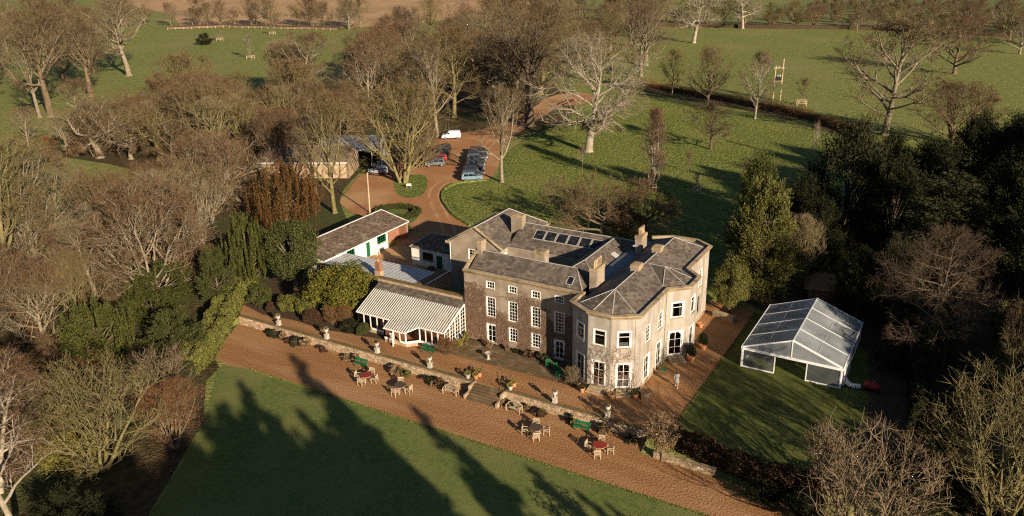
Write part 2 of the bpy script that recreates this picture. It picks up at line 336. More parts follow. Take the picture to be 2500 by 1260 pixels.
# ------------------------------------------------------------------ building helpers
def wall_mesh(L, z0, z1, holes, gable=None, depth=.2):
    """sheet in local x (along) / y (outward negative is inside) / z, with real openings and reveals; holes (s0,s1,z0,z1)"""
    xs = sorted({0, L} | {h[0] for h in holes} | {h[1] for h in holes}); zs = sorted({z0, z1} | {h[2] for h in holes} | {h[3] for h in holes})
    mb = MB()
    for i in range(len(xs) - 1):
        for j in range(len(zs) - 1):
            cx, cz = (xs[i] + xs[i + 1]) / 2, (zs[j] + zs[j + 1]) / 2
            if any(h[0] < cx < h[1] and h[2] < cz < h[3] for h in holes): continue
            mb.add([(xs[i], 0, zs[j]), (xs[i + 1], 0, zs[j]), (xs[i + 1], 0, zs[j + 1]), (xs[i], 0, zs[j + 1])], [(0, 1, 2, 3)])
    for a, b, c, d in holes:
        y = -depth
        mb.add([(a, 0, c), (a, y, c), (a, y, d), (a, 0, d)], [(0, 1, 2, 3)]); mb.add([(b, 0, c), (b, 0, d), (b, y, d), (b, y, c)], [(0, 1, 2, 3)])
        mb.add([(a, 0, c), (b, 0, c), (b, y, c), (a, y, c)], [(0, 1, 2, 3)]); mb.add([(a, 0, d), (a, y, d), (b, y, d), (b, 0, d)], [(0, 1, 2, 3)])
    if gable:   # (apex s, apex z)
        mb.add([(0, 0, z1), (L, 0, z1), (gable[0], 0, gable[1])], [(0, 1, 2)])
    # inner face so that the wall has thickness
    mb.add([(0, -.45, z0), (L, -.45, z0), (L, -.45, z1), (0, -.45, z1)], [(3, 2, 1, 0)]) if not holes else None
    return mb
def place(o, a, b):
    o.location = (a[0], a[1], 0); o.rotation_euler = (0, 0, math.atan2(b[1] - a[1], b[0] - a[0]))
WCACHE = {}
def window(a, b, h, nx, ny, parent, kind='window', style='sash', blind=0.0, mat_='white', fw=.075):
    """a window (frame with bars) and its pane, sill and room; local y is outward after flip"""
    s0, s1, z0, z1 = h; w = s1 - s0; hh = z1 - z0
    if style == 'french': fw = max(fw, .11)
    key = (round(w, 3), round(hh, 3), nx, ny, style, mat_, round(blind, 2), fw)
    if key not in WCACHE:
        f = MB(); y0, y1 = -.14, -.05
        f.box(0, fw, y0, y1, 0, hh); f.box(w - fw, w, y0, y1, 0, hh); f.box(fw, w - fw, y0, y1, hh - fw, hh); f.box(fw, w - fw, y0, y1, 0, fw * 1.2)
        bw = .035
        for i in range(1, nx):
            x = w * i / nx; t = bw * (1.6 if style == 'french' and i == nx // 2 else 1); f.box(x - t / 2, x + t / 2, -.115, -.07, fw, hh - fw)
        for j in range(1, ny):
            z = hh * j / ny
            if style == 'big': z = hh * .68
            t = bw * (1.7 if (style == 'sash' and j == ny // 2) or style in ('big',) else 1); f.box(fw, w - fw, -.112, -.073, z - t / 2, z + t / 2)
        if style == 'french':
            c = w * .2
            f.add([(fw, -.09, hh - fw), (fw + c, -.09, hh - fw), (fw, -.09, hh - fw - c)], [(0, 2, 1)]); f.add([(w - fw, -.09, hh - fw), (w - fw - c, -.09, hh - fw), (w - fw, -.09, hh - fw - c)], [(0, 1, 2)])
        # outer architrave
        e = .07 if style == 'sash' else .13
        f.box(0, .025, -.2, -.02, 0, hh); f.box(w - .025, w, -.2, -.02, 0, hh); f.box(.025, w - .025, -.2, -.02, hh - .025, hh)
        f.box(-e, 0, -.02, .03, -.02, hh + e); f.box(w, w + e, -.02, .03, -.02, hh + e); f.box(0, w, -.02, .03, hh, hh + e)
        p = MB().box(fw * .8, w - fw * .8, -.10, -.09, fw, hh - fw)
        si = MB().box(-.1, w + .1, -.16, .1, -.1, -.022)
        d = .9
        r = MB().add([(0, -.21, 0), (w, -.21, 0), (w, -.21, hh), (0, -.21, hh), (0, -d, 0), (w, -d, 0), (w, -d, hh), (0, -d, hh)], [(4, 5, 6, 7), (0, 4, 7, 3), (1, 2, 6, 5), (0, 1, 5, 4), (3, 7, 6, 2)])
        bl = MB()
        if blind > 0:
            bl.box(.1, w - .1, -.22, -.2, .08, hh * blind)
        elif blind < 0:
            q = w * -blind
            for x0 in (.06, w - .06 - q):
                for k in range(4): bl.box(x0 + q * k / 4, x0 + q * (k + .8) / 4, -.25 - .03 * (k % 2), -.23 - .03 * (k % 2), .08, hh - .08)
        WCACHE[key] = [m.mesh(n) if m.v else None for m, n in ((f, 'window_frame'), (p, 'pane'), (si, 'sill'), (r, 'room'), (bl, 'curtain'))]
    M = WCACHE[key]
    o = mesh_obj(kind, M[0], mat_, parent)
    d = Vector((b[0] - a[0], b[1] - a[1])).normalized()
    o.location = (a[0] + d.x * s0, a[1] + d.y * s0, z0); o.rotation_euler = (0, 0, math.atan2(d.y, d.x) + 0)
    # local +y must point outward = right of a->b: mirror through a half turn
    o.scale = (1, -1, 1)
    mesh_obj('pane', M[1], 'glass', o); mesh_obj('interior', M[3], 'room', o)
    if kind == 'window': mesh_obj('sill', M[2], 'stone', o)
    if M[4]: mesh_obj('curtain', M[4], 'curtain', o)
    return o
def wall(a, b, z0, z1, holes, parent, m='stucco', gable=None):
    L = math.hypot(b[0] - a[0], b[1] - a[1]); mb = wall_mesh(L, z0, z1, holes, gable)
    o = mb.build('wall', m, parent); place(o, a, b); o.scale = (1, -1, 1)
    return o
def offset_poly(pts, d, closed=False):
    """offset to the right of travel"""
    n = len(pts); out = []
    for i in range(n):
        if closed or 0 < i < n - 1:
            p, q, r = Vector(pts[i - 1]), Vector(pts[i]), Vector(pts[(i + 1) % n])
            d1 = (q - p).normalized(); d2 = (r - q).normalized(); n1 = Vector((d1.y, -d1.x)); n2 = Vector((d2.y, -d2.x))
            k = (n1 + n2); k = k / max(.2, k.dot(n1)); out.append((q.x + k.x * d, q.y + k.y * d))
        else:
            j = 0 if i == 0 else n - 2
            d1 = (Vector(pts[j + 1]) - Vector(pts[j])).normalized(); out.append((pts[i][0] + d1.y * d, pts[i][1] - d1.x * d))
    return out
def sweep(pts, prof, closed=False):
    mb = MB(); n = len(pts); k = len(prof)
    rows = [offset_poly(pts, o, closed) for o, z in prof]
    mb.v = [(rows[j][i][0], rows[j][i][1], prof[j][1]) for i in range(n) for j in range(k)]
    for i in range(n if closed else n - 1):
        i2 = (i + 1) % n
        for j in range(k):
            j2 = (j + 1) % k; mb.f.append((i * k + j, i2 * k + j, i2 * k + j2, i * k + j2))
    if not closed:
        mb.f.append(tuple(range(k))[::-1]); mb.f.append(tuple((n - 1) * k + j for j in range(k)))
    return mb
rs = random.Random(5)
def slates(poly, sw=.44, sh=.31, th=.04, seed=1, gap=.012):
    """slates laid in courses over a planar polygon whose first edge is the eave; returns MB of separate pieces"""
    rr = random.Random(seed); P = [Vector(p) for p in poly]
    ex = (P[1] - P[0]).normalized(); nrm = Vector((0, 0, 0))
    for i in range(1, len(P) - 1): nrm += (P[i] - P[0]).cross(P[i + 1] - P[0])
    nrm.normalize()
    if nrm.z < 0: nrm = -nrm
    ey = nrm.cross(ex).normalized()
    if ey.z < 0: ey = -ey
    Q = [((p - P[0]).dot(ex), (p - P[0]).dot(ey)) for p in P]
    mb = MB(); tmax = max(q[1] for q in Q); t = 0; row = 0
    while t < tmax - .04:
        tc = min(t + sh * .5, tmax - .02); xsx = []
        for i in range(len(Q)):
            (x0, y0), (x1, y1) = Q[i], Q[(i + 1) % len(Q)]
            if (y0 <= tc) != (y1 <= tc): xsx.append(x0 + (x1 - x0) * (tc - y0) / (y1 - y0))
        if len(xsx) >= 2:
            lo, hi = min(xsx), max(xsx); x = lo - (sw * .5 if row % 2 else 0)
            while x < hi - .02:
                w = sw * rr.uniform(.8, 1.2); xa, xb = max(x, lo), min(x + w - gap, hi); x += w
                if xb - xa < .05: continue
                z0 = th + rr.uniform(.0, .018); z1 = .004 + rr.uniform(0, .006); j = rr.uniform(-.018, .018); t1 = min(t + sh * 1.12, tmax)
                c = [P[0] + ex * a + ey * b + nrm * k for a, b, k in ((xa, t + j, z0), (xb, t + j + rr.uniform(-.01, .01), z0 + rr.uniform(-.005, .01)), (xb, t1, z1), (xa, t1, z1), (xa, t + j, -.01), (xb, t + j, -.01))]
                mb.add(c, [(0, 1, 2, 3), (4, 5, 1, 0), (4, 0, 3), (5, 2, 1)])
        t += sh; row += 1
    return mb
def roof(parent, planes, m='slate', seed=1, name='roof', ridges=(), rm='leadpale', rr_=.09, sw=.44, sh=.31):
    base = MB()
    for p in planes: base.add([(q[0], q[1], q[2] - .012) for q in p], [tuple(range(len(p)))])
    ro = base.build(name, 'underslate', parent)
    for i, p in enumerate(planes):
        slates(p, seed=seed + i, sw=sw, sh=sh).build('slate', m, ro, kind='stuff')
    for i, (a, b) in enumerate(ridges):
        MB().tube([(a[0], a[1], a[2] + .02), (b[0], b[1], b[2] + .02)], rr_, 6).build('ridge_roll', rm, ro)
    return ro
def chimney(parent, x, y, a, b, z0, z1, pots, m='stucco_w', along='y', potm='stone', name='chimney_stack'):
    st = MB().box(x - a, x + a, y - b, y + b, z0, z1 - .35).build(name, m, parent)
    MB().box(x - a - .06, x + a + .06, y - b - .06, y + b + .06, z1 - .347, z1 - .2).box(x - a - .02, x + a + .02, y - b - .02, y + b + .02, z1 - .197, z1).build('cap', 'stone', st)
    for i in range(pots):
        t = (i + .5) / pots * 2 - 1; px, py = (x, y + t * b) if along == 'y' else (x + t * a, y)
        MB().lathe([(.13, z1), (.14, z1 + .1), (.11, z1 + .15), (.10, z1 + .7), (.14, z1 + .75), (.14, z1 + .85), (.08, z1 + .85)], 8, (px, py)).build('chimney_pot', potm, st, smooth=False)
    return st

# ------------------------------------------------------------------ the country house
house = empty('country_house', (6, 6, 0), 0, 'large rendered country house with slate roofs, canted bays and creeper on its front', 'house')
house.location = (0, 0, 0)
ZW = 8.0
# --- garden front
A, B_ = (-.8, 1.2), (13.8, 1.2)
cols = [2.14, 4.95, 7.80, 10.62]
FH = []
specs = []
for i, c in enumerate(cols):
    s = c - A[0]
    specs.append((s, s + 1.0, 6.68, 7.48, 3, 2, 'window', 'sash', 0))
    specs.append((s - .02, s + 1.05, 3.28, 5.62, 3, 6, 'window', 'sash', (0, 0, -.22, 0)[i]))
    if i in (0, 3): specs.append((s - .02, s + 1.05, .14, 2.3, 2, 3, 'door', 'french', 0))
    else: specs.append((s, s + 1.06, .82, 2.44, 3, 4, 'window', 'sash', 0))
wall(A, B_, 0, ZW, [q[:4] for q in specs], house, 'stucco_w')
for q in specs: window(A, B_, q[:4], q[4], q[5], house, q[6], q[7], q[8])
wall((-.8, 6.6), (-.8, 1.2), 0, ZW, [], house, 'stucco_w', gable=(2.7, 9.75))
wall((13.8, 6.6), (-.8, 6.6), 0, ZW - .2, [], house, 'stucco_w')
# --- east range
ER = [(13.8, 1.2), (13.8, -1.1), (16.15, -2.5), (18.65, -2.5), (21, -1.0), (21, 6.4), (22.85, 8.1), (22.85, 10.9), (21, 12.6), (21, 20.6), (19, 22), (16, 22), (13.8, 20.6), (13.8, 6.6)]
def seg(i): return ER[i], ER[i + 1]
def L_(i): return math.hypot(ER[i + 1][0] - ER[i][0], ER[i + 1][1] - ER[i][1])
def bay(i, hl, m='stucco'):
    a, b = seg(i); wall(a, b, 0, ZW, [h[:4] for h in hl], house, m)
    for h in hl: window(a, b, h[:4], h[4], h[5], house, h[6], h[7], h[8] if len(h) > 8 else 0, fw=.09)
bay(0, [])
l = L_(1); bay(1, [(l / 2 - .5, l / 2 + .65, 4.95, 6.6, 1, 2, 'window', 'big'), (l / 2 - .55, l / 2 + .75, .4, 3.2, 2, 3, 'door', 'french')])
l = L_(2); bay(2, [(l / 2 - .58, l / 2 + .6, 4.95, 6.6, 1, 2, 'window', 'big', .4), (l / 2 - .66, l / 2 + .62, .5, 3.15, 2, 3, 'door', 'french', -.22)])
l = L_(3); bay(3, [(l / 2 - .7, l / 2 + .5, 4.95, 6.62, 1, 2, 'window', 'big', .3), (l / 2 - .75, l / 2 + .6, .5, 3.15, 2, 3, 'door', 'french', .5)])
bay(4, [(1.65, 2.85, 4.5, 6.35, 2, 4, 'window', 'sash', .3), (5.1, 6.4, 4.5, 6.35, 2, 4, 'window', 'sash', .3), (1.5, 2.9, .3, 3.0, 2, 3, 'door', 'french', -.2), (4.95, 6.35, .3, 3.0, 2, 3, 'door', 'french', -.2)])
l = L_(5); bay(5, [(l / 2 - .62, l / 2 + .62, 4.95, 6.65, 1, 2, 'window', 'big', -.2), (l / 2 - .8, l / 2 + .7, .55, 3.3, 2, 3, 'door', 'french')])
l = L_(6); bay(6, [(l / 2 - .6, l / 2 + .6, 4.85, 6.7, 1, 2, 'window', 'big'), (l / 2 - .65, l / 2 + .65, .5, 3.2, 2, 3, 'door', 'french', -.2)])
bay(7, [])
bay(8, [(1.2, 2.3, 4.4, 6.5, 2, 4, 'window', 'sash'), (1.2, 2.3, 1.0, 3.2, 2, 4, 'window', 'sash'), (4.6, 5.7, 4.4, 6.5, 2, 4, 'window', 'sash'), (4.6, 5.7, 1.0, 3.2, 2, 4, 'window', 'sash')])
for i in (9, 10, 11, 12): bay(i, [])
# shallow pilaster at the corner of the canted bay
d_ = Vector((ER[4][0] - ER[3][0], ER[4][1] - ER[3][1])).normalized()
pm = MB().box(L_(3) - .42, L_(3) + .02, -.045, 0, 0, ZW).build('pilaster', 'stucco', house); place(pm, ER[3], ER[4])
# cornice, parapet gutter
prof = [(.0, ZW - .02), (.06, ZW + .0), (.10, ZW + .12), (.22, ZW + .2), (.30, ZW + .34), (.32, ZW + .46), (-.14, ZW + .5), (-.14, ZW - .02)]
sweep([(-.8, 1.2), (13.45, 1.2)], prof).build('cornice', 'stone', house)
sweep([(13.8, 1.55), (13.8, -1.1)] + ER[2:13], prof).build('cornice', 'stone', house)
gp = [(-.12, ZW + .2), (-.8, ZW + .26), (-.8, ZW + .18), (-.12, ZW + .12)]
sweep(ER[:13], gp).build('parapet_gutter', 'lead', house)
sweep([(-.8, 1.2), (13.7, 1.2)], gp).build('parapet_gutter', 'lead', house)
# plinth
sweep([(13.8, 1.2)] + ER[1:11], [(0, 0), (.07, 0), (.07, .26), (0, .34)]).build('plinth', 'stone', house)
sweep([A, B_], [(0, 0), (.06, 0), (.06, .1), (0, .13)]).build('plinth', 'stone', house)
# --- roofs
e = 8.26; ZR = 9.62
Ap, Bp = (17.4, 1.1, ZR), (17.4, 18.3, ZR)
E1, E2, E3, E4 = (14.45, -.72, e), (16.38, -1.85, e), (18.42, -1.85, e), (20.35, -.65, e)
E5, E6, E7, E8 = (20.35, 20.2, e), (18.75, 21.35, e), (16.2, 21.35, e), (14.45, 20.2, e)
roof(house, [(E1, E2, Ap), (E2, E3, Ap), (E3, E4, Ap), (E4, E5, Bp, Ap), (E5, E6, Bp), (E6, E7, Bp), (E7, E8, Bp), (E8, E1, Ap, Bp)], seed=10, ridges=[(Ap, Bp), (E1, Ap), (E2, Ap), (E3, Ap), (E4, Ap), (E5, Bp), (E6, Bp), (E7, Bp), (E8, Bp)], rr_=.06)
Cp, Dp = (19.55, 9.5, 9.46), (17.75, 9.5, 9.47)
F1, F2, F3, F4 = (20.35, 6.75, e + .03), (22.2, 8.42, e), (22.2, 10.58, e), (20.35, 12.25, e + .03)
roof(house, [(F1, F2, Cp), (F2, F3, Cp), (F3, F4, Cp), (F1, Cp, Dp), (F4, Dp, Cp)], seed=40, ridges=[(Dp, Cp), (F2, Cp), (F3, Cp), (F1, Dp), (F4, Dp), (F1, Cp), (F4, Cp)], rr_=.05)
g1, g2, g3, g4 = (-.42, 1.95, 8.3), (13.35, 1.95, 8.3), (13.35, 6.35, 8.3), (-.42, 6.6, 8.0)
h1, h2 = (-.42, 4.05, 9.75), (11.75, 4.05, 9.75)
roof(house, [(g1, g2, h2, h1), (g3, g4, h1, h2), (g2, g3, h2)], seed=60, ridges=[(h1, h2), (g2, h2), (g3, h2)], rr_=.07)
# gable coping of the garden front
MB().beam((-.62, 1.1, 8.36), (-.62, 4.05, 9.95), .36, .16).beam((-.62, 4.05, 9.95), (-.62, 6.7, 8.25), .36, .16).build('gable_coping', 'stone', house)
# link range
wall((8.3, 14.3), (8.3, 6.6), 0, 7.3, [], house, 'stucco_w')
k1, k2, k3, k4 = (8.15, 6.7, 7.35), (8.15, 15.4, 7.35), (12.75, 15.6, 7.5), (12.75, 6.7, 7.5)
q1, q2 = (10.4, 8.9, 8.8), (10.4, 16.9, 8.8)
roof(house, [(k2, k1, q1, q2), (k4, k3, q2, q1), (k1, k4, q1)], seed=80, ridges=[(q1, q2), (k1, q1), (k4, q1)], rr_=.06)
MB().add([(11.6, 13.2, 8.26), (12.4, 13.2, 7.78), (12.4, 14.3, 7.78), (11.6, 14.3, 8.26)], [(0, 1, 2, 3)]).build('rooflight', 'corrug', house)
MB().add([(12.6, 4.6, 7.92), (14.5, 4.6, 7.92), (14.5, 20, 8.02), (12.6, 20, 8.02)], [(0, 1, 2, 3)]).build('lead_flat', 'lead', house)
# north range with its six skylights
wall((8.3, 14.3), (-2.6, 14.3), 0, 6.5, [], house, 'stucco_w')
o = house.children[-1]; o.location = (-2.6, 14.3, 0); o.rotation_euler = (0, 0, 0)
wall((13.8, 20.6), (-2.6, 20.6), 0, 6.5, [], house, 'stucco_w')
n1, n2, n3, n4 = (-2.6, 14.1, 6.55), (13.8, 14.1, 6.55), (13.8, 20.8, 6.55), (-2.6, 20.8, 6.55)
m1, m2 = (-2.3, 17.45, 8.7), (13.9, 17.45, 8.7)
roof(house, [(n1, n2, m2, m1), (n3, n4, m1, m2)], seed=100, ridges=[(m1, m2)], rr_=.07)
sl_ = (8.7 - 6.55) / 3.35
for i in range(6):
    u0 = .05 + i * 1.56; v0, v1 = 15.55, 16.75; zz = lambda v: 6.55 + (v - 14.1) * sl_ + .06
    fr = MB().beam((u0, v0, zz(v0)), (u0 + 1.4, v0, zz(v0)), .07, .1).beam((u0, v1, zz(v1)), (u0 + 1.4, v1, zz(v1)), .07, .1).beam((u0, v0, zz(v0)), (u0, v1, zz(v1)), .07, .1).beam((u0 + 1.4, v0, zz(v0)), (u0 + 1.4, v1, zz(v1)), .07, .1).build('skylight', 'leadpale', house)
    MB().add([(u0, v0, zz(v0)), (u0 + 1.4, v0, zz(v0)), (u0 + 1.4, v1, zz(v1)), (u0, v1, zz(v1))], [(0, 1, 2, 3)]).build('pane', 'carglass', fr)
MB().box(-2.6, 8.3, 13.95, 14.12, 6.35, 6.5).build('gutter', 'leadpale', house)
MB().box(-2.6, 8.2, 6.62, 14.2, .0, .05).build('court_floor', 'slab', house)
# west range with the front gable
WA, WB = (-10.2, 12.2), (-2.6, 12.2)
gh = [(2.85, 4.0, 4.4, 5.95)]
wall(WA, WB, 0, 6.6, gh, house, 'stucco_w', gable=(3.8, 8.95)); window(WA, WB, gh[0], 2, 4, house)
wh = [(.55, 1.25, 4.3, 5.9)]
wall((-2.6, 12.2), (-2.6, 14.3), 0, 6.6, wh, house, 'stucco'); window((-2.6, 12.2), (-2.6, 14.3), wh[0], 1, 2, house)
wall((-2.6, 14.3), (-2.6, 24), 0, 6.6, [], house, 'stucco_w'); wall((-2.6, 24), (-10.2, 24), 0, 6.6, [], house, 'stucco_w'); wall((-10.2, 24), (-10.2, 12.2), 0, 6.6, [], house, 'stucco_w')
r1, r2, r3, r4 = (-10.35, 12.25, 6.62), (-2.4, 12.25, 6.62), (-2.4, 24.2, 6.62), (-10.35, 24.2, 6.62)
t1, t2 = (-6.4, 12.25, 8.98), (-6.4, 20.8, 8.98)
roof(house, [(r4, r1, t1, t2), (r2, r3, t2, t1), (r3, r4, t2)], m='slate', seed=130, ridges=[(t1, t2), (r3, t2), (r4, t2)], rr_=.08)
MB().beam((-10.5, 12.15, 6.6), (-6.4, 12.15, 9.06), .34, .14).beam((-6.4, 12.15, 9.06), (-2.3, 12.15, 6.6), .34, .14).build('gable_coping', 'stone', house)
MB().box(-10.75, -10.2, 11.95, 12.9, 6.3, 6.62).box(-10.75, -10.35, 12.9, 24.3, 6.45, 6.62).build('eaves_cornice', 'stone', house)
MB().box(-2.45, -2.1, 20.5, 24.3, 6.35, 6.62).box(-10.75, -2.1, 24.15, 24.5, 6.35, 6.62).build('eaves_cornice', 'stone', house)
# chimneys
chimney(house, 14.15, 3.9, .42, 1.0, 7.9, 10.55, 5)
chimney(house, 14.2, 16.0, .4, .85, 7.9, 10.3, 5)
chimney(house, 17.2, 13.4, .45, .6, 9.0, 10.15, 0)
chimney(house, 17.2, 7.2, .45, .6, 9.0, 10.2, 0)
chimney(house, 6.35, 6.2, .62, .5, 7.4, 10.2, 0)
chimney(house, -.2, 4.05, .3, .5, 8.6, 11.0, 0)
chimney(house, -2.75, 16.9, .8, .45, 7.2, 9.9, 0)
# rainwater goods
MB().tube([(21.06, 6.25, 0), (21.06, 6.25, 7.9)], .05, 6).tube([(21.06, 6.25, 4.0), (21.1, 6.05, 3.8)], .09, 6).build('downpipe', 'leadpale', house)
MB().tube([(21.06, 14.2, 0), (21.06, 14.2, 7.9)], .05, 6).build('downpipe', 'leadpale', house)
MB().tube([(-10.1, 12.1, 6.4), (-10.1, 12.1, 2.6), (-10.4, 6.9, 2.45)], .06, 6).build('downpipe', 'white', house)
MB().tube([(4.6, 14.15, 6.3), (4.6, 14.15, 0)], .05, 6).build('downpipe', 'leadpale', house)
# main block rooflight
MB().add([(11.35, 2.3, 8.6), (11.95, 2.3, 8.6), (11.95, 3.0, 9.1), (11.35, 3.0, 9.1)], [(0, 1, 2, 3)]).build('rooflight', 'carglass', house)
MB().beam((11.3, 2.25, 8.58), (11.3, 3.05, 9.14), .07, .06).beam((12., 2.25, 8.58), (12., 3.05, 9.14), .07, .06).beam((11.3, 2.25, 8.58), (12., 2.25, 8.58), .07, .06).beam((11.3, 3.05, 9.14), (12., 3.05, 9.14), .07, .06).build('rooflight_frame', 'leadpale', house)
# satellite dish on the stack
MB().lathe([(.02, 0), (.25, .05), (.4, .14), (.38, .14), (.2, .07)], 10).build('satellite_dish', 'leadpale', house, (14.15, 14.6, 9.1))
# garden-door steps
def steps(c, ang, w, n, name='step'):
    for i in range(n):
        d0 = .1 + .32 * (n - i)
        o = MB().box(-w / 2 - .06 * (n - i), w / 2 + .06 * (n - i), 0, d0, .16 * i, .16 * (i + 1) - .003).build(name, 'stone', house, (c[0], c[1], 0), ang)
dd = lambda i: math.atan2(ER[i + 1][1] - ER[i][1], ER[i + 1][0] - ER[i][0]) + math.pi
for i in (2, 3, 5):
    a, b = seg(i); steps(((a[0] + b[0]) / 2, (a[1] + b[1]) / 2), dd(i), 1.5, 3)
# ------------------------------------------------------------------ conservatory
cons = empty('conservatory', (-7, 0, 0), 0, 'white glazed lean-to conservatory with long ribbed glass roof beside the house', 'conservatory')
cons.location = (0, 0, 0)
ZS, ZE = .62, 2.32           # sill, eaves
outline = [(-13.1, -3.05), (-8.3, -3.05), (-8.3, -4.15), (-5.35, -4.15), (-4.2, -3.05), (-.85, -3.05), (-.85, 1.15)]
sweep(outline, [(0, 0), (.02, 0), (.02, ZS - .12), (-.2, ZS - .12), (-.2, 0)]).build('dwarf_wall', 'rubble', cons)
def glazed(a, b, n, z0=ZS - .1, z1=ZE, bars=0, ztop=None):
    d = Vector((b[0] - a[0], b[1] - a[1])); L = d.length; ang = math.atan2(d.y, d.x); z1b = ztop if ztop else z1
    zt = lambda s: z1 + (z1b - z1) * s / L
    f = MB(); f.box(0, L, -.07, .07, z0 - .12, z0 + .12)
    f.beam((0, 0, z1 - .06), (L, 0, z1b - .06), .12, .14)
    for i in range(n + 1):
        x = L * i / n; f.box(x - .06, x + .06, -.06, .06, z0 + .12, zt(x) - .1)
    o = f.build('wall_frame', 'white', cons, (a[0], a[1], 0), ang)
    for i in range(n):
        x0, x1 = L * i / n + .06, L * (i + 1) / n - .06
        MB().add([(x0, 0, z0 + .12), (x1, 0, z0 + .12), (x1, 0, zt(x1) - .12), (x0, 0, zt(x0) - .12)], [(0, 1, 2, 3)]).build('pane', 'glass2', o)
        if bars:
            bb = MB(); xm = (x0 + x1) / 2; bb.box(xm - .02, xm + .02, -.025, .025, z0 + .12, zt(xm) - .1)
            zz_ = z0 + .12 + .45
            while zz_ < zt(xm) - .2:
                bb.box(x0, xm - .02, -.022, .022, zz_ - .018, zz_ + .018); bb.box(xm + .02, x1, -.022, .022, zz_ - .018, zz_ + .018); zz_ += .45
            bb.build('glazing_bar', 'white', o)
    return o
ZP = ZE - 1.1 * (4.15 - ZE) / 4.05 - .02
glazed(outline[0], outline[1], 5); glazed(outline[1], outline[2], 1, ztop=ZP)
glazed(outline[2], (-7.05, -4.15), 1, z1=ZP); glazed((-6.15, -4.15), outline[3], 1, z1=ZP); glazed(outline[3], outline[4], 1, z1=ZP, ztop=ZE)
glazed(outline[4], outline[5], 4); glazed(outline[5], outline[6], 4, bars=1, ztop=4.15)
glazed((-13.1, 1.15), outline[0], 3, z1=4.15, ztop=ZE, bars=1)
# open glazed door of the porch
dr = MB().box(0, .85, -.03, .03, 0, .25).box(0, .85, -.03, .03, 1.55, 1.7).box(0, .1, -.03, .03, .25, 1.55).box(.75, .85, -.03, .03, .25, 1.55).box(.1, .75, -.025, .025, .85, .95).build('door', 'white', cons, (-7.05, -4.15, .02), R(-60))
MB().add([(.1, 0, .25), (.75, 0, .25), (.75, 0, 1.55), (.1, 0, 1.55)], [(0, 1, 2, 3)]).build('pane', 'glass2', dr)
MB().box(.1, .75, -.034, -.03, 1.0, 1.12).build('door_handle', 'chrome', dr)
# glazed roof: bars and panes one by one
sl0 = (4.15 - ZE) / (1.0 + 3.05)     # rise per metre
def rz_(v): return ZE + .02 + (v + 3.05) * sl0
MT['barwhite'] = mat('weathered white paint', (.55, .53, .49), (.66, .64, .60), 3, rough=.6)
nb = 40; W = -.85 + 13.1
for i in range(nb + 1):
    u = -13.1 + W * i / nb; v0 = -3.15
    if -8.35 < u < -5.35: v0 = -4.3
    elif -5.35 <= u < -4.2: v0 = -4.3 + (u + 5.35) / 1.15 * 1.1
    MB().beam((u, v0, rz_(v0) + .05), (u, .35, rz_(.35) + .05), .055, .07).build('roof_bar', 'barwhite', cons)
    if i < nb:
        u2 = -13.1 + W * (i + 1) / nb
        MB().add([(u + .04, v0, rz_(v0) + .015), (u2 - .04, v0, rz_(v0) + .015), (u2 - .04, .35, rz_(.35) + .015), (u + .04, .35, rz_(.35) + .015)], [(0, 1, 2, 3)]).build('roof_pane', 'glassroof', cons)
for v0, a, b in ((-3.12, -13.1, -8.3), (-4.28, -8.3, -5.35), (-3.12, -4.2, -.85)):
    MB().beam((a, v0 - .08, rz_(v0) - .02), (b, v0 - .08, rz_(v0) - .02), .12, .12).build('gutter', 'white', cons)
MB().beam((-5.35, -4.3, rz_(-4.28)), (-4.2, -3.2, rz_(-3.2)), .12, .12).build('gutter', 'white', cons)
roof(cons, [((-13.15, .3, rz_(.3) + .04), (-.88, .3, rz_(.3) + .04), (-.88, 1.45, rz_(1.45) + .04), (-13.15, 1.45, rz_(1.45) + .04))], seed=200, name='slate_strip')
MB().box(-12.9, -1.05, -2.85, 1.0, .0, .06).build('tiled_floor', 'terracotta', cons)
MB().box(-8.1, -5.6, -3.95, -2.85, 0, .06).build('porch_floor', 'terracotta', cons)
# wicker-ish seats and a table inside, seen through the glass
for i, (x, y) in enumerate(((-11.6, -1.6), (-10.2, -2.0), (-3.2, -1.7))):
    t = empty('conservatory_chair', (x, y, .06), rs.uniform(0, 6), ('pale armchair at the far end inside the conservatory', 'pale armchair by the front glass inside the conservatory', 'pale armchair inside the conservatory near the house end')[i], 'chair', 'chairs inside the conservatory')
    MB().box(-.32, .32, -.32, .32, .3, .42).build('seat', 'teak', t); MB().box(-.32, .32, .27, .33, .42, .95).build('backrest', 'teak', t)
    for sx in (-1, 1):
        MB().box(sx * .3 - .03, sx * .3 + .03, -.3, .3, .55, .6).build('armrest', 'teak', t)
        for sy in (-1, 1): MB().box(sx * .29 - .03, sx * .29 + .03, sy * .29 - .03, sy * .29 + .03, 0, .3).build('leg', 'teak', t)
# spine wall behind the conservatory
sw_ = MB().box(-13.4, -.85, 1.45, 1.9, 0, 4.75).build('garden_wall', 'rubble'); tag(sw_, 'tall rubble stone wall rising behind the conservatory roof', 'wall')
for i in range(18): MB().box(-13.45 + i * .7, -13.45 + i * .7 + .68, 1.38, 1.98, 4.752, 4.85 + rs.uniform(0, .03)).build('coping_stone', 'mossy', sw_)

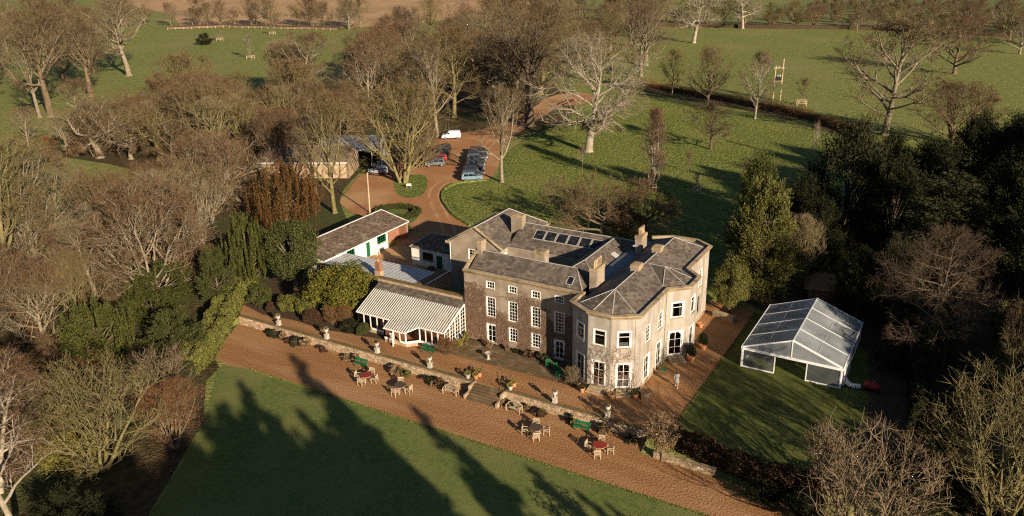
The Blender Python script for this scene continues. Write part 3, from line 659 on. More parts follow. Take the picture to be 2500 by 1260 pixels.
# ------------------------------------------------------------------ low service range with grey metal-like roof
ls = empty('service_range', (0, 0, 0), 0, 'low service range with flat grey lead roof between conservatory and cottage', 'outbuilding')
for a, b in (((-27.2, 6.7), (-12.1, 6.6)), ((-12.1, 6.6), (-12.1, 11.3)), ((-12.1, 11.3), (-27.2, 11.2))): wall(a, b, 0, 2.15, [], ls, 'rubble')
zf = lambda u, v: 2.2 + (11.3 - v) * .03
cols_ = 22
for i in range(cols_):
    u0 = -27.2 + 15.2 * i / cols_; u1 = -27.2 + 15.2 * (i + 1) / cols_ - .02
    MB().add([(u0, 6.5, zf(u0, 6.5)), (u1, 6.5, zf(u1, 6.5)), (u1, 11.4, zf(u1, 11.4)), (u0, 11.4, zf(u0, 11.4)), (u0, 6.5, zf(u0, 6.5) - .05), (u1, 6.5, zf(u1, 6.5) - .05), (u1, 11.4, 2.12), (u0, 11.4, 2.12)], [(0, 1, 2, 3), (4, 5, 1, 0), (6, 7, 3, 2), (5, 6, 2, 1), (7, 4, 0, 3)]).build('roof_sheet', mat('roof sheet', (.40, .43, .46), (.50, .52, .53), 1.2, rough=.55, spec=.35, world=True, big=(.4, (.34, .33, .31), .55, .7), orand=.06) if i == 0 else bpy.data.materials['roof sheet'], ls)
    MB().beam((u1, 6.5, zf(0, 6.5) + .02), (u1, 11.4, zf(0, 11.4) + .02), .05, .05).build('standing_seam', 'leadpale', ls)
MB().box(-27.3, -12.0, 6.25, 6.52, 0, 2.42).build('parapet', 'mossy', ls)
ch = MB().box(-18.0, -17.1, 6.3, 7.0, 1.9, 3.1).build('chimney_stack', 'rubble', ls)
MB().box(-17.9, -17.2, 6.35, 6.95, 3.1, 4.25).build('brick_shaft', 'brick', ch)
MB().box(-17.97, -17.13, 6.3, 7.0, 3.75, 3.9).build('brick_band', 'brick', ch)
MB().lathe([(.16, 4.25), (.14, 4.3), (.12, 4.75), (.15, 4.8), (.1, 4.8)], 8, (-17.55, 6.65)).build('chimney_pot', 'terracotta', ch)
# yard wall with white pipe
yw = MB().box(-11.6, -11.1, 4.8, 12.2, 0, 2.35).build('yard_wall', 'rubble'); tag(yw, 'stone yard wall carrying a white pipe beside the grey roof', 'wall')
for i in range(10): MB().box(-11.68, -11.02, 4.75 + i * .74, 5.47 + i * .74, 2.352, 2.47).build('coping_stone', 'mossy', yw)
lw = MB().add([(-11.1, 2.0, 0), (-1.2, 2.0, 0), (-1.2, 7.4, 0), (-11.1, 7.4, 0), (-11.1, 2.0, 2.0), (-1.2, 2.0, 2.0), (-1.2, 4.7, 3.1), (-11.1, 4.7, 3.1), (-11.1, 7.4, 2.0), (-1.2, 7.4, 2.0)], [(4, 5, 6, 7), (7, 6, 9, 8), (3, 8, 9, 2), (1, 2, 9, 6, 5), (0, 4, 7, 8, 3)]).build('lean_to', 'lead'); tag(lw, 'dark lead roofed lean-to in shadow between the wall and house', 'outbuilding')
MB().tube([(-11.1, 4.7, 3.14), (-1.2, 4.7, 3.14)], .07, 6).build('ridge_roll', 'leadpale', lw)

# ------------------------------------------------------------------ whitewashed cottage with green joinery
ct = empty('cottage', (0, 0, 0), 0, 'long low whitewashed cottage with mossy single-pitch roof and green door', 'cottage')
ca, cb = (-27.2, 7.0), (-27.2, 20.5)
chh = [(4.6, 6.1, 1.35, 2.3), (8.7, 9.55, .02, 2.25), (11.0, 13.1, 1.2, 2.3)]
wall(ca, cb, 0, 2.6, chh, ct, 'whitewash')
window(ca, cb, chh[0], 3, 3, ct, 'window', 'sash', 0, 'green'); window(ca, cb, chh[2], 4, 3, ct, 'window', 'sash', 0, 'green')
dg = MB().box(-27.32, -27.26, 15.72, 16.53, .03, 2.24).build('door', 'green', ct); MB().box(-27.26, -27.22, 15.8, 15.84, 1.0, 1.15).build('door_handle', 'iron', dg)
for k in range(4): MB().box(-27.258, -27.245, 15.74 + k * .2, 15.9 + k * .2, .06, 2.2).build('door_board', 'dkgreen', dg)
MB().box(-27.25, -26.75, 17.15, 17.65, 0, 2.62).build('buttress', 'whitewash', ct)
MB().box(-27.6, -27.2, 20.5, 20.62, 0, 2.7).build('end_pier', 'whitewash', ct)
wall((-28.4, 20.6), (-28.4, 25.3), 0, 2.7, [(.4, 1.5, .0, 2.1)], ct, 'brick')
MB().box(-28.3, -27.15, 20.62, 25.3, 2.35, 2.62).build('brick_lintel', 'brick', ct); MB().box(-27.5, -27.15, 25.0, 25.3, 0, 2.35).build('brick_pier', 'brick', ct)
wall((-27.2, 25.3), (-31.9, 25.3), 0, 2.6, [], ct, 'brick'); wall((-31.9, 25.3), (-31.9, 7.0), 0, 3.6, [], ct, 'whitewash'); wall((-31.9, 7.0), (-27.2, 7.0), 0, 2.6, [], ct, 'whitewash')
MB().add([(-31.9, 25.3, 2.6), (-27.2, 25.3, 2.6), (-31.9, 25.3, 3.6), (-31.9, 7.0, 2.6), (-27.2, 7.0, 2.6), (-31.9, 7.0, 3.6)], [(0, 1, 2), (4, 3, 5)]).build('gable_wall', 'whitewash', ct)
roof(ct, [((-26.95, 6.8, 2.62), (-26.95, 25.5, 2.62), (-32.1, 25.5, 3.74), (-32.1, 6.8, 3.74))], m='slate_m', seed=300, sw=.3, sh=.3)
MB().beam((-32.12, 6.75, 3.76), (-32.12, 25.55, 3.76), .2, .1).beam((-26.9, 25.5, 2.64), (-32.1, 25.5, 3.76), .18, .1).beam((-26.9, 6.8, 2.6), (-26.9, 25.5, 2.6), .1, .12).build('verge', 'white', ct)
bc = MB().box(-32.3, -31.5, 8.9, 9.6, 3.3, 4.5).build('chimney_stack', 'brick', ct); MB().box(-32.36, -31.44, 8.84, 9.66, 4.3, 4.4).build('cap', 'brick', bc)
MB().tube([(-27.1, 25.35, 2.5), (-27.1, 25.35, 0)], .04, 6).build('downpipe', 'leadpale', ct)
# small white wash-house in the yard
wh_ = empty('wash_house', (0, 0, 0), 0, 'small whitewashed yard building with hipped slate roof standing in shadow', 'outbuilding')
wa, wb = (-20.0, 16.8), (-13.0, 16.8)
hh_ = [(2.0, 3.6, 1.0, 2.1), (4.2, 5.2, .02, 2.0)]
wall(wa, wb, 0, 2.6, hh_, wh_, 'whitewash'); window(wa, wb, hh_[0], 2, 2, wh_, 'window', 'sash', 0, 'wood')
MB().box(-15.78, -14.82, 16.9, 16.95, .03, 1.99).build('door', 'dkgreen', wh_)
wall((-20, 22.4), (-20, 16.8), 0, 2.6, [], wh_, 'whitewash'); wall((-13, 16.8), (-13, 22.4), 0, 2.6, [], wh_, 'whitewash'); wall((-13, 22.4), (-20, 22.4), 0, 2.6, [], wh_, 'whitewash')
z1_, z2_ = 2.62, 4.0
roof(wh_, [((-20.2, 16.6, z1_), (-12.9, 16.6, z1_), (-15, 19.6, z2_), (-18.4, 19.6, z2_)), ((-20.2, 22.6, z1_), (-20.2, 16.6, z1_), (-18.4, 19.6, z2_)), ((-12.9, 16.6, z1_), (-12.9, 22.6, z1_), (-15, 19.6, z2_)), ((-12.9, 22.6, z1_), (-20.2, 22.6, z1_), (-18.4, 19.6, z2_), (-15, 19.6, z2_))], m='slate_m', seed=320, ridges=[((-18.4, 19.6, z2_), (-15, 19.6, z2_)), ((-20.2, 16.6, z1_), (-18.4, 19.6, z2_))], rr_=.06)
tb = MB().box(-16.6, -16.0, 15.9, 16.5, 0, .5).build('coal_bunker', 'wood'); tag(tb, 'dark coal bunker against the shaded white wash-house', 'bunker')
# bicycle-like rack hoop by the cottage
hp = MB().tube([(-26.4, 17.0, 0), (-26.4, 17.0, .75), (-26.4, 17.3, .95), (-26.4, 17.6, .75), (-26.4, 17.6, 0)], .035, 6).build('hoop_stand', 'white'); tag(hp, 'white metal hoop stand beside the green cottage door', 'stand')

# ------------------------------------------------------------------ barn and open shed by the car park
bn = empty('stone_barn', (-58, 48, 0), R(207), 'long pale stone barn with dark roof half hidden behind bare trees', 'barn')
for x0, x1, y0, y1, z in ((0, 17, 0, .4, 3.2), (0, 17, -8.4, -8.0, 3.2), (16.6, 17, -8, 0, 3.2)): MB().box(x0, x1, y0, y1, 0, z).build('wall', 'rubble', bn)
gb = MB().add([(0, 0.4, 0), (0, -8.4, 0), (0, -8.4, 3.2), (0, -4, 5.2), (0, .4, 3.2), (.4, 0.4, 0), (.4, -8.4, 0), (.4, -8.4, 3.2), (.4, -4, 5.2), (.4, .4, 3.2)], [(4, 3, 2, 1, 0), (5, 6, 7, 8, 9), (0, 1, 6, 5), (1, 2, 7, 6), (2, 3, 8, 7), (3, 4, 9, 8), (4, 0, 5, 9)]).build('gable_wall', 'rubble', bn)
rb_ = MB().add([(0, .7, 3.1), (17, .7, 3.1), (17, -4, 5.3), (0, -4, 5.3), (0, -8.7, 3.1), (17, -8.7, 3.1)], [(0, 3, 2, 1), (4, 5, 2, 3)]).build('roof', 'slate_m', bn)
MB().beam((0, .75, 3.12), (17, .75, 3.12), .25, .2).build('eaves_board', 'whitewash', bn)
MB().beam((0, -4, 5.34), (17, -4, 5.34), .3, .1).build('ridge', 'stone', rb_)
sh_ = empty('open_shed', (-61.5, 60, 0), R(207), 'tin-roofed open shed with tall white gable end by the parked cars', 'shed')
MB().add([(-1.5, 1, 0), (-1.5, -6, 0), (-1.5, -6, 3.0), (-1.5, -3, 5.3), (-1.5, 1, 2.6), (-1.3, 1, 0), (-1.3, -6, 0), (-1.3, -6, 3.0), (-1.3, -3, 5.3), (-1.3, 1, 2.6)], [(4, 3, 2, 1, 0), (5, 6, 7, 8, 9), (0, 1, 6, 5), (1, 2, 7, 6), (2, 3, 8, 7), (3, 4, 9, 8), (4, 0, 5, 9)]).build('gable_wall', 'whitewash', sh_)
MB().add([(-1.3, 1.2, 2.6), (12, 1.2, 2.6), (12, -6, 4.2), (-1.3, -6, 4.2), (-1.3, 1.2, 2.55), (12, 1.2, 2.55), (12, -6, 4.15), (-1.3, -6, 4.15)], [(0, 1, 2, 3), (7, 6, 5, 4), (0, 4, 5, 1), (1, 5, 6, 2), (2, 6, 7, 3), (3, 7, 4, 0)]).build('roof', 'corrug', sh_)
for i in range(20): MB().beam((-1.1 + i * .66, 1.2, 2.64), (-1.1 + i * .66, -6, 4.24), .12, .05).build('roof_rib', 'corrug', sh_)
for i in range(4): MB().box(.2 + i * 3.6, .4 + i * 3.6, .8, 1.0, 0, 2.6).build('post', 'pole', sh_)
MB().box(-1.3, 12, -6.1, -5.9, 0, 4.15).build('back_wall', 'wood', sh_)
# brown garden shed behind the marquee
gs = empty('garden_shed', (33, 31, 0), R(12), 'brown hip-roofed summerhouse in shade behind the clear marquee', 'shed')
MB().box(-2.1, 2.1, -1.7, 1.7, 0, 2.1).build('wall', 'wood', gs)
MB().add([(-2.7, -2.3, 2.05), (2.7, -2.3, 2.05), (2.7, 2.3, 2.05), (-2.7, 2.3, 2.05), (-.6, 0, 3.5), (.6, 0, 3.5)], [(0, 1, 5, 4), (1, 2, 5), (2, 3, 4, 5), (3, 0, 4), (3, 2, 1, 0)]).build('roof', 'rustiron', gs)
MB().box(-.45, .45, -1.76, -1.7, .1, 1.95).build('door', 'wood', gs)

# ------------------------------------------------------------------ marquee
mq = empty('marquee', (0, 0, 0), 0, 'clear-roofed white framed marquee standing on the side lawn', 'marquee')
X0, X1, XM, Y0, Y1, ZE2, ZR2 = 28.6, 38.5, 33.55, 9.1, 20.9, 2.28, 4.15
for i in range(5):
    y = Y0 + (Y1 - Y0) * i / 4
    MB().beam((X0, y, ZE2 + .02), (XM, y, ZR2 + .02), .13, .16).beam((XM, y, ZR2 + .02), (X1, y, ZE2 + .02), .13, .16).build('rafter', 'pvcwhite', mq)
    for x in (X0, X1): MB().box(x - .08, x + .08, y - .08, y + .08, 0, ZE2 - .05).build('leg', 'pvcwhite', mq)
    if i < 4:
        y2 = Y0 + (Y1 - Y0) * (i + 1) / 4
        for xa, za, xb, zb in ((X0, ZE2, XM, ZR2), (XM, ZR2, X1, ZE2)):
            n = 6; mb = MB()
            for k in range(n + 1):
                for j in range(5):
                    t = k / n; q = j / 4; sag = -.10 * math.sin(math.pi * q) * math.sin(math.pi * t) + rs.uniform(-.012, .012) * (0 < k < n and 0 < j < 4)
                    mb.v.append((xa + (xb - xa) * t, y + (y2 - y) * q, za + (zb - za) * t + .085 + sag))
            for k in range(n):
                for j in range(4): mb.f.append((k * 5 + j, (k + 1) * 5 + j, (k + 1) * 5 + j + 1, k * 5 + j + 1))
            mb.build('roof_panel', 'pvc', mq, smooth=True)
            xm_ = (xa + xb) / 2; zm_ = (za + zb) / 2 + .06
            MB().beam((xm_, y + .1, zm_), (xm_, y2 - .1, zm_), .02, .02).build('purlin', 'pvcwhite', mq)
MB().beam((XM, Y0, ZR2 + .05), (XM, Y1, ZR2 + .05), .1, .08).build('ridge_beam', 'pvcwhite', mq)
for x in (X0 - .1, X1 + .1): MB().box(x - .04, x + .04, Y0 - .1, Y1 + .1, ZE2 - .22, ZE2 + .1).build('eaves_valance', 'pvcwhite', mq)
for y in (Y0 - .09, Y1 + .09):
    MB().box(X0, X1, y - .05, y + .05, ZE2 - .25, ZE2 + .02).build('gable_valance', 'pvcwhite', mq)
    MB().beam((XM, y, ZE2), (XM, y, ZR2), .1, .1).build('king_post', 'pvcwhite', mq)
    MB().add([(X0 + .1, y, ZE2), (X1 - .1, y, ZE2), (XM, y, ZR2 - .05)], [(0, 1, 2)]).build('gable_panel', 'pvc', mq)
def side_panel(a, b):
    d = Vector((b[0] - a[0], b[1] - a[1])); L = d.length; ang = math.atan2(d.y, d.x)
    o = MB().box(0, L, -.05, .05, .0, .14).box(0, .1, -.05, .05, .14, ZE2 - .25).box(L - .1, L, -.05, .05, .14, ZE2 - .25).build('side_panel', 'pvcwhite', mq, (a[0], a[1], 0), ang)
    MB().add([(.1, 0, .14), (L - .1, 0, .14), (L - .1, 0, ZE2 - .22), (.1, 0, ZE2 - .22)], [(0, 1, 2, 3)]).build('window_panel', 'pvcwall', o)
side_panel((X0 + .05, Y0), (32.0, Y0)); side_panel((35.1, Y0), (X1 - .05, Y0))
for i in range(4):
    y = Y0 + (Y1 - Y0) * i / 4; y2 = Y0 + (Y1 - Y0) * (i + 1) / 4
    side_panel((X1, y + .08), (X1, y2 - .08)); side_panel((X0, y2 - .08), (X0, y + .08))
side_panel((X1, Y1), (X0, Y1))
# pleated curtain gathered on the right side
for i in range(7): MB().box(X1 + .12, X1 + .26, 9.6 + i * .55, 9.95 + i * .55, .15, 2.0).build('gathered_curtain', 'pvcwhite', mq)
# heater and duct
ht = empty('marquee_heater', (41.3, 10.1, 0), R(-6), 'red marquee heater unit lying on the shaded grass', 'heater')
MB().lathe([(.05, -.75), (.34, -.72), (.36, -.2), (.36, .5), (.3, .72), (.05, .75)], 12).build('body', mat('heater red', (.30, .02, .015), rough=.45, spec=.4), ht, (0, 0, .6)).rotation_euler = (0, R(90), 0)
for x in (-.45, .45): MB().box(x - .04, x + .04, -.3, .3, 0, .3).build('skid', 'black', ht)
MB().lathe([(.06, .9), (.06, 1.1), (.1, 1.1), (.1, 1.15)], 8, (.1, 0)).build('flue', 'chrome', ht)
for x in (-.5, .5): MB().lathe([(.2, -.04), (.2, .04)], 10).build('wheel', 'black', ht, (x, -.38, .2)).rotation_euler = (R(90), 0, 0)
dk = empty('heater_duct', (39.3, 9.9, 0), 0, 'white ribbed air duct leading from the red heater into the marquee', 'duct')
dp = [(-.7, .3, .8), (-.45, .15, .55), (-.2, 0, .35), (.15, -.1, .28), (.55, -.08, .28), (.95, .05, .34)]
for i in range(len(dp) - 1):
    a, b = Vector(dp[i]), Vector(dp[i + 1])
    for k in range(3):
        MB().tube([a.lerp(b, k / 3), a.lerp(b, k / 3 + .16), a.lerp(b, k / 3 + .32)], [.23, .27, .23], 10).build('duct_ring', 'pvcwhite', dk)
# ------------------------------------------------------------------ tree builders
def unit(a):
    return a / np.maximum(1e-9, np.linalg.norm(a, axis=-1, keepdims=True))
def frames(d):
    ref = np.where(np.abs(d[:, 2:3]) > .9, np.array([[1., 0, 0]]), np.array([[0, 0, 1.]]))
    x = unit(np.cross(d, ref)); return x, np.cross(x, d)
def tubes(P0, P1, R0, R1, sides):
    n = len(P0); x, y = frames(unit(P1 - P0)); a = np.arange(sides) * 2 * np.pi / sides
    ring = x[:, None, :] * np.cos(a)[None, :, None] + y[:, None, :] * np.sin(a)[None, :, None]
    V = np.concatenate([P0[:, None] + ring * R0[:, None, None], P1[:, None] + ring * R1[:, None, None]], 1).reshape(-1, 3)
    b = (np.arange(n) * 2 * sides)[:, None]; k = np.arange(sides); j = (k + 1) % sides
    F = np.stack([b + k, b + j, b + sides + j, b + sides + k], -1).reshape(-1, 4)
    return V, F
def bare_tree(seed, h, w, tr, base=.28, n1=13, n2=8, n3=6, up=.10, ang=(20, 75), gnarl=.16, stems=1, fork=.0, tw=12, tl=.9, tww=.018, rmin=1., droop=0., trunk=.72, lean=.0, wob=.5, l2=(.3, .6), narrow=0.):
    rg = np.random.default_rng(seed)
    b = h * (1 - base) / 2 * 1.04; zc = h - b; a = w / 2
    env = lambda z: 1.0
    def dist(p, d):
        q = np.array([p[0] / a, p[1] / a, (p[2] - zc) / b]); e = np.array([d[0] / a, d[1] / a, d[2] / b])
        A, B, C = e @ e, q @ e, q @ q - 1
        D = B * B - A * C
        return max(.0, (-B + math.sqrt(D)) / A) if D > 0 else 0.
    segs = {6: [], 4: [], 3: []}; anch = []
    def path(p, d, L, n, r0, r1, gn, upv):
        pts = [p]
        for i in range(n):
            d = d + rg.normal(0, gn, 3); d[2] += upv - droop * i / n; d = d / np.linalg.norm(d); p = p + d * L / n; pts.append(p)
        rr = np.linspace(r0, r1, n + 1)
        k = 6 if r0 > .07 else (4 if r0 > .03 else 3)
        for i in range(n): segs[k].append((pts[i], pts[i + 1], rr[i], rr[i + 1]))
        return pts, rr
    def rot(d, th, ph):
        x, y = frames(d[None]); return d * math.cos(th) + (x[0] * math.cos(ph) + y[0] * math.sin(ph)) * math.sin(th)
    for s in range(stems):
        az = 2 * math.pi * (s + rg.uniform(-.3, .3)) / stems; sp = (0 if stems == 1 else rg.uniform(.14, .42))
        d0 = np.array([math.cos(az) * math.sin(sp) + lean, math.sin(az) * math.sin(sp), math.cos(sp)])
        p0 = np.array([math.cos(az), math.sin(az), 0]) * (0 if stems == 1 else tr * .8) + np.array([0, 0, -.15])
        Rt = tr * (1 if stems == 1 else .5 * rg.uniform(.7, 1.2)); Ht = h * trunk * (1 if stems == 1 else rg.uniform(.85, 1.1))
        if stems == 1: segs[6].append((p0, p0 + np.array([0, 0, .55]), Rt * 1.55, Rt * 1.08))
        tp, trr = path(p0, d0, Ht, 10, Rt * 1.08, Rt * .16, gnarl * .28, .05)
        m1 = n1 if stems == 1 else max(3, int(n1 * 1.6 / stems))
        ph = rg.uniform(0, 6.3); t0 = base / trunk * (1 if stems == 1 else .55)
        for i in range(m1):
            t = t0 + (1 - t0) * (i + rg.uniform(0, .8)) / m1; t = min(t, .999); f = t * 10; k = int(f)
            p = tp[k] * (1 - f + k) + tp[k + 1] * (f - k); rl = trr[k] * (1 - f + k) + trr[k + 1] * (f - k)
            ph += 2.4 + rg.uniform(-.5, .5); u_ = (t - t0) / (1 - t0)
            th = R(ang[1] + (ang[0] - ang[1]) * u_ + rg.uniform(-12, 12))
            d = rot(unit((tp[k + 1] - tp[k])[None])[0], th, ph)
            L = dist(p, d) * rg.uniform(.78, 1.0)
            if L < .8: continue
            r = max(.04 * min(1, rmin), min(rl * .75, rl * rg.uniform(.4, .7) + .004 * L))
            lp, lr = path(p, d, L, 6, r, max(.018, r * .22), gnarl, up)
            for j in range(n2):
                t2 = .22 + .78 * (j + rg.uniform(0, .9)) / n2; t2 = min(t2, .995); f2 = t2 * 6; k2 = int(f2)
                p2 = lp[k2] * (1 - f2 + k2) + lp[k2 + 1] * (f2 - k2); r2 = lr[k2]
                dd_ = rot(unit((lp[k2 + 1] - lp[k2])[None])[0], R(rg.uniform(25, 62)), rg.uniform(0, 6.3)); dd_[2] += .12
                dd_ = dd_ / np.linalg.norm(dd_)
                L2 = min(dist(p2, dd_) * .98 + .5, L * rg.uniform(*l2)) * (1.1 - .35 * t2)
                if L2 < .35: continue
                q, qr = path(p2, dd_, L2, 4, max(.024 * rmin, r2 * .5), .015 * rmin, gnarl * 1.15, up * .8)
                for m in range(n3):
                    t3 = .2 + .8 * (m + rg.uniform(0, .9)) / n3; t3 = min(t3, .99); f3 = t3 * 4; k3 = int(f3)
                    p3 = q[k3] * (1 - f3 + k3) + q[k3 + 1] * (f3 - k3)
                    d3 = rot(unit((q[k3 + 1] - q[k3])[None])[0], R(rg.uniform(25, 65)), rg.uniform(0, 6.3)); d3[2] += .1
                    L3 = L2 * rg.uniform(.3, .6) * (1.15 - .5 * t3) + .25
                    z, zr = path(p3, d3 / np.linalg.norm(d3), L3, 2, max(.015 * rmin, qr[k3] * .6), .008 * rmin, gnarl * 1.2, up * .7)
                    anch.append((z[0], z[1])); anch.append((z[1], z[2]))
                anch.append((q[2], q[3])); anch.append((q[3], q[4]))
    Vs, Fs, off = [], [], 0
    for k, S in segs.items():
        if not S: continue
        P0 = np.array([s[0] for s in S]); P1 = np.array([s[1] for s in S]); v, f = tubes(P0, P1, np.array([s[2] for s in S]), np.array([s[3] for s in S]), k)
        Vs.append(v); Fs.append(f + off); off += len(v)
    trunk_me = np_mesh('trunk', np.concatenate(Vs), [np.concatenate(Fs)], smooth=True)
    A = np.array([q[0] for q in anch]); Bq = np.array([q[1] for q in anch])
    n = int(len(A) * tw * .21)
    idx = rg.integers(0, len(A), n); t = rg.uniform(0, 1.05, (n, 1)); P = A[idx] * (1 - t) + Bq[idx] * t
    D = unit(unit(Bq[idx] - A[idx]) * .9 + rg.normal(0, .55, (n, 3)) + np.array([0, 0, .22 - droop * 3.0])); Ln = tl * rg.uniform(.45, 1.15, (n, 1))
    Q = P + D * Ln
    # second generation
    n2_ = int(n * 1.1); i2 = rg.integers(0, n, n2_); t = rg.uniform(.25, .9, (n2_, 1)); P2 = P[i2] + (Q[i2] - P[i2]) * t
    D2 = unit(D[i2] * .9 + rg.normal(0, .6, (n2_, 3)) + np.array([0, 0, .1 - droop * 3.0])); Q2 = P2 + D2 * tl * rg.uniform(.25, .6, (n2_, 1))
    PP = np.concatenate([P, P2]); QQ = np.concatenate([Q, Q2]); WW = np.concatenate([np.full(n, tww), np.full(n2_, tww * .72)])[:, None]
    S = unit(np.cross(QQ - PP, rg.normal(0, 1, PP.shape))) * WW
    V = np.stack([PP - S, PP + S, QQ], 1).reshape(-1, 3)
    crown_me = np_mesh('crown', V, [np.arange(len(V)).reshape(-1, 3)])
    return trunk_me, crown_me, h, w

def spray_pos(rg, C, ci, rr, n, ctr, upb=.75):
    """points along ragged upward-and-outward sprays, one bundle of sprays per clump"""
    k = 7; nc = len(C); base = C - ctr; base[:, 2] *= .6; base = unit(base)[:, None, :] + rg.normal(0, .45, (nc, k, 3)) + np.array([0, 0, upb]); dirs = unit(base)
    j = rg.integers(0, k, n); d = dirs[ci, j]; t = rg.uniform(-.25, 1., n) ** 1.0; L = rr[ci] * 2.1 * rg.uniform(.6, 1.1, n)
    wid = (1 - np.clip(t, 0, 1)) * .30 + .06
    P = C[ci] + d * (t * L)[:, None] + rg.normal(0, 1, (n, 3)) * (wid * rr[ci])[:, None]
    return P, d
def leaf_tree(seed, h, w, kind='broad', n=16000, leaf=.22, base=.12, clumps=70, tr=.3, cr=.16, shape=2.2, upw=.3, taper=0.):
    """evergreen: leaf faces gathered in clumps on the outer part of an uneven crown, with trunk and limbs inside"""
    rg = np.random.default_rng(seed); b = h * (1 - base) / 2; zc = h - b; a = w / 2
    if leaf < .4 and n > 3000: n = int(n * 1.5); leaf *= .78; clumps = int(clumps * 1.35); cr *= .9
    th = rg.uniform(0, 2 * np.pi, clumps); cz = rg.uniform(-.98, .98, clumps); rad = rg.uniform(.35, 1.0, clumps) ** .45
    if kind == 'upright': rad = rg.uniform(.25, 1., clumps) ** .5
    sz = np.sqrt(np.maximum(0, 1 - np.abs(cz) ** shape))
    cone = kind == 'cone'
    if cone: sz = (1 - (cz + 1) / 2) ** .8 * np.where(cz < -.85, .6, 1); kind = 'layer'; rad = rg.uniform(.2, 1., clumps) ** .45
    if taper: sz = sz * (1 - taper * (cz + 1) / 2)
    jt = rg.uniform(.72, 1.0, clumps); C = np.stack([np.cos(th) * sz * rad * a * .9 * jt, np.sin(th) * sz * rad * a * .9 * jt, zc + cz * b * rg.uniform(.8, .94, clumps)], 1)
    rr = cr * w * rg.uniform(.35, 1.3, clumps)
    if cone: rr = rr * (.22 + .95 * (1 - (cz + 1) / 2))
    ci = rg.choice(clumps, n, p=rr ** 2 / (rr ** 2).sum())
    d = unit(rg.normal(0, 1, (n, 3)))
    spray = kind == 'spray'
    if kind == 'upright': st = np.array([.42, .42, 3.4])
    elif kind == 'layer': st = np.array([1.5, 1.5, .38])
    else: st = np.array([1., 1., .85])
    r_ = rg.uniform(.35, 1.0, (n, 1)) ** .5
    P = C[ci] + d * st * rr[ci][:, None] * r_
    if spray:
        P, d = spray_pos(rg, C, ci, rr, n, np.array([0, 0, zc - b * .3]))
    nrm = unit(d * .8 + rg.normal(0, .55, (n, 3)) + np.array([0, 0, .25]))
    t1 = unit(np.cross(nrm, rg.normal(0, 1, (n, 3))))
    if kind == 'upright': t1 = unit(np.array([[0, 0, 1.]]) + rg.normal(0, .25, (n, 3)) + d * .25)
    if spray: t1 = unit(d + rg.normal(0, .45, (n, 3)))
    if kind == 'layer': t1 = unit(d * np.array([1, 1, .2]) + rg.normal(0, .3, (n, 3)))
    t2 = unit(np.cross(nrm, t1)); s = leaf * rg.uniform(.55, 1.3, (n, 1))
    asp = .5 if kind == 'broad' else .28
    Vv = np.stack([P - t1 * s, P + t2 * s * asp, P + t1 * s, P - t2 * s * asp], 1).reshape(-1, 3)
    crown_me = np_mesh('crown', Vv, [np.arange(len(Vv)).reshape(-1, 4)])
    P0 = [np.array([0, 0, -.1])]; P1 = [np.array([0, 0, h * .8])]; R0 = [tr]; R1 = [tr * .2]
    for i in range(min(clumps, 26)):
        z = max(.3, C[i][2] * rg.uniform(.35, .7)); P0.append(np.array([0, 0, z])); P1.append(C[i]); R0.append(tr * .3); R1.append(.03)
    v, f = tubes(np.array(P0), np.array(P1), np.array(R0), np.array(R1), 5)
    return np_mesh('trunk', v, [f], True), crown_me, h, w

T = {}
T['oakA'] = bare_tree(1, 22, 23, .7, base=.20, n1=19, n2=12, n3=7, up=.04, ang=(18, 86), gnarl=.27, tw=13, trunk=.66, tl=.8)
T['oakB'] = bare_tree(2, 24, 22, .75, base=.26, n1=15, n2=9, n3=6, up=.07, ang=(15, 70), gnarl=.20, tw=21, trunk=.6, tl=.9)
T['oakD'] = bare_tree(41, 23, 22, .7, base=.24, n1=14, n2=10, n3=7, up=.06, ang=(18, 78), gnarl=.24, tw=15, trunk=.58, tl=.9)
T['domeB'] = bare_tree(42, 17, 17, .42, base=.10, n1=20, n2=9, n3=5, up=.10, ang=(14, 74), gnarl=.16, tw=15, trunk=.7, tl=.8)
T['ashC'] = bare_tree(43, 21, 13, .36, base=.2, n1=16, n2=9, n3=5, up=.12, ang=(16, 66), gnarl=.15, tw=14, trunk=.88, lean=-.06)
T['multiC'] = bare_tree(44, 12, 13, .4, base=.03, n1=22, n2=9, n3=5, up=.09, ang=(18, 60), gnarl=.17, stems=4, tw=12, trunk=.75, tl=.8)
T['ashA'] = bare_tree(3, 22, 15, .42, base=.22, n1=17, n2=8, n3=5, up=.16, ang=(15, 55), gnarl=.11, tw=13, trunk=.85)
T['ashB'] = bare_tree(4, 20, 14, .38, base=.15, n1=18, n2=8, n3=5, up=.14, ang=(18, 58), gnarl=.12, tw=13, trunk=.85, lean=.05)
T['domeA'] = bare_tree(5, 18, 19, .5, base=.12, n1=17, n2=9, n3=6, up=.12, ang=(12, 68), gnarl=.13, tw=16, trunk=.62, tl=.8)
T['multiA'] = bare_tree(6, 14, 14, .45, base=.05, n1=24, n2=8, n3=5, up=.13, ang=(14, 52), gnarl=.13, stems=5, tw=11, trunk=.8, tl=.8)
T['multiB'] = bare_tree(7, 12, 12, .4, base=.04, n1=26, n2=7, n3=5, up=.20, ang=(12, 40), gnarl=.09, stems=7, tw=11, trunk=.86, tl=.75)
T['slim'] = bare_tree(8, 14, 3.6, .13, base=.06, n1=34, n2=6, n3=4, up=.30, ang=(14, 28), gnarl=.06, tw=18, trunk=.93, tl=.7, tww=.014)
T['shrubA'] = bare_tree(9, 5, 6, .16, base=.0, n1=20, n2=5, n3=4, up=.09, ang=(18, 60), gnarl=.16, stems=6, tw=16, trunk=.75, tl=.55, tww=.013)
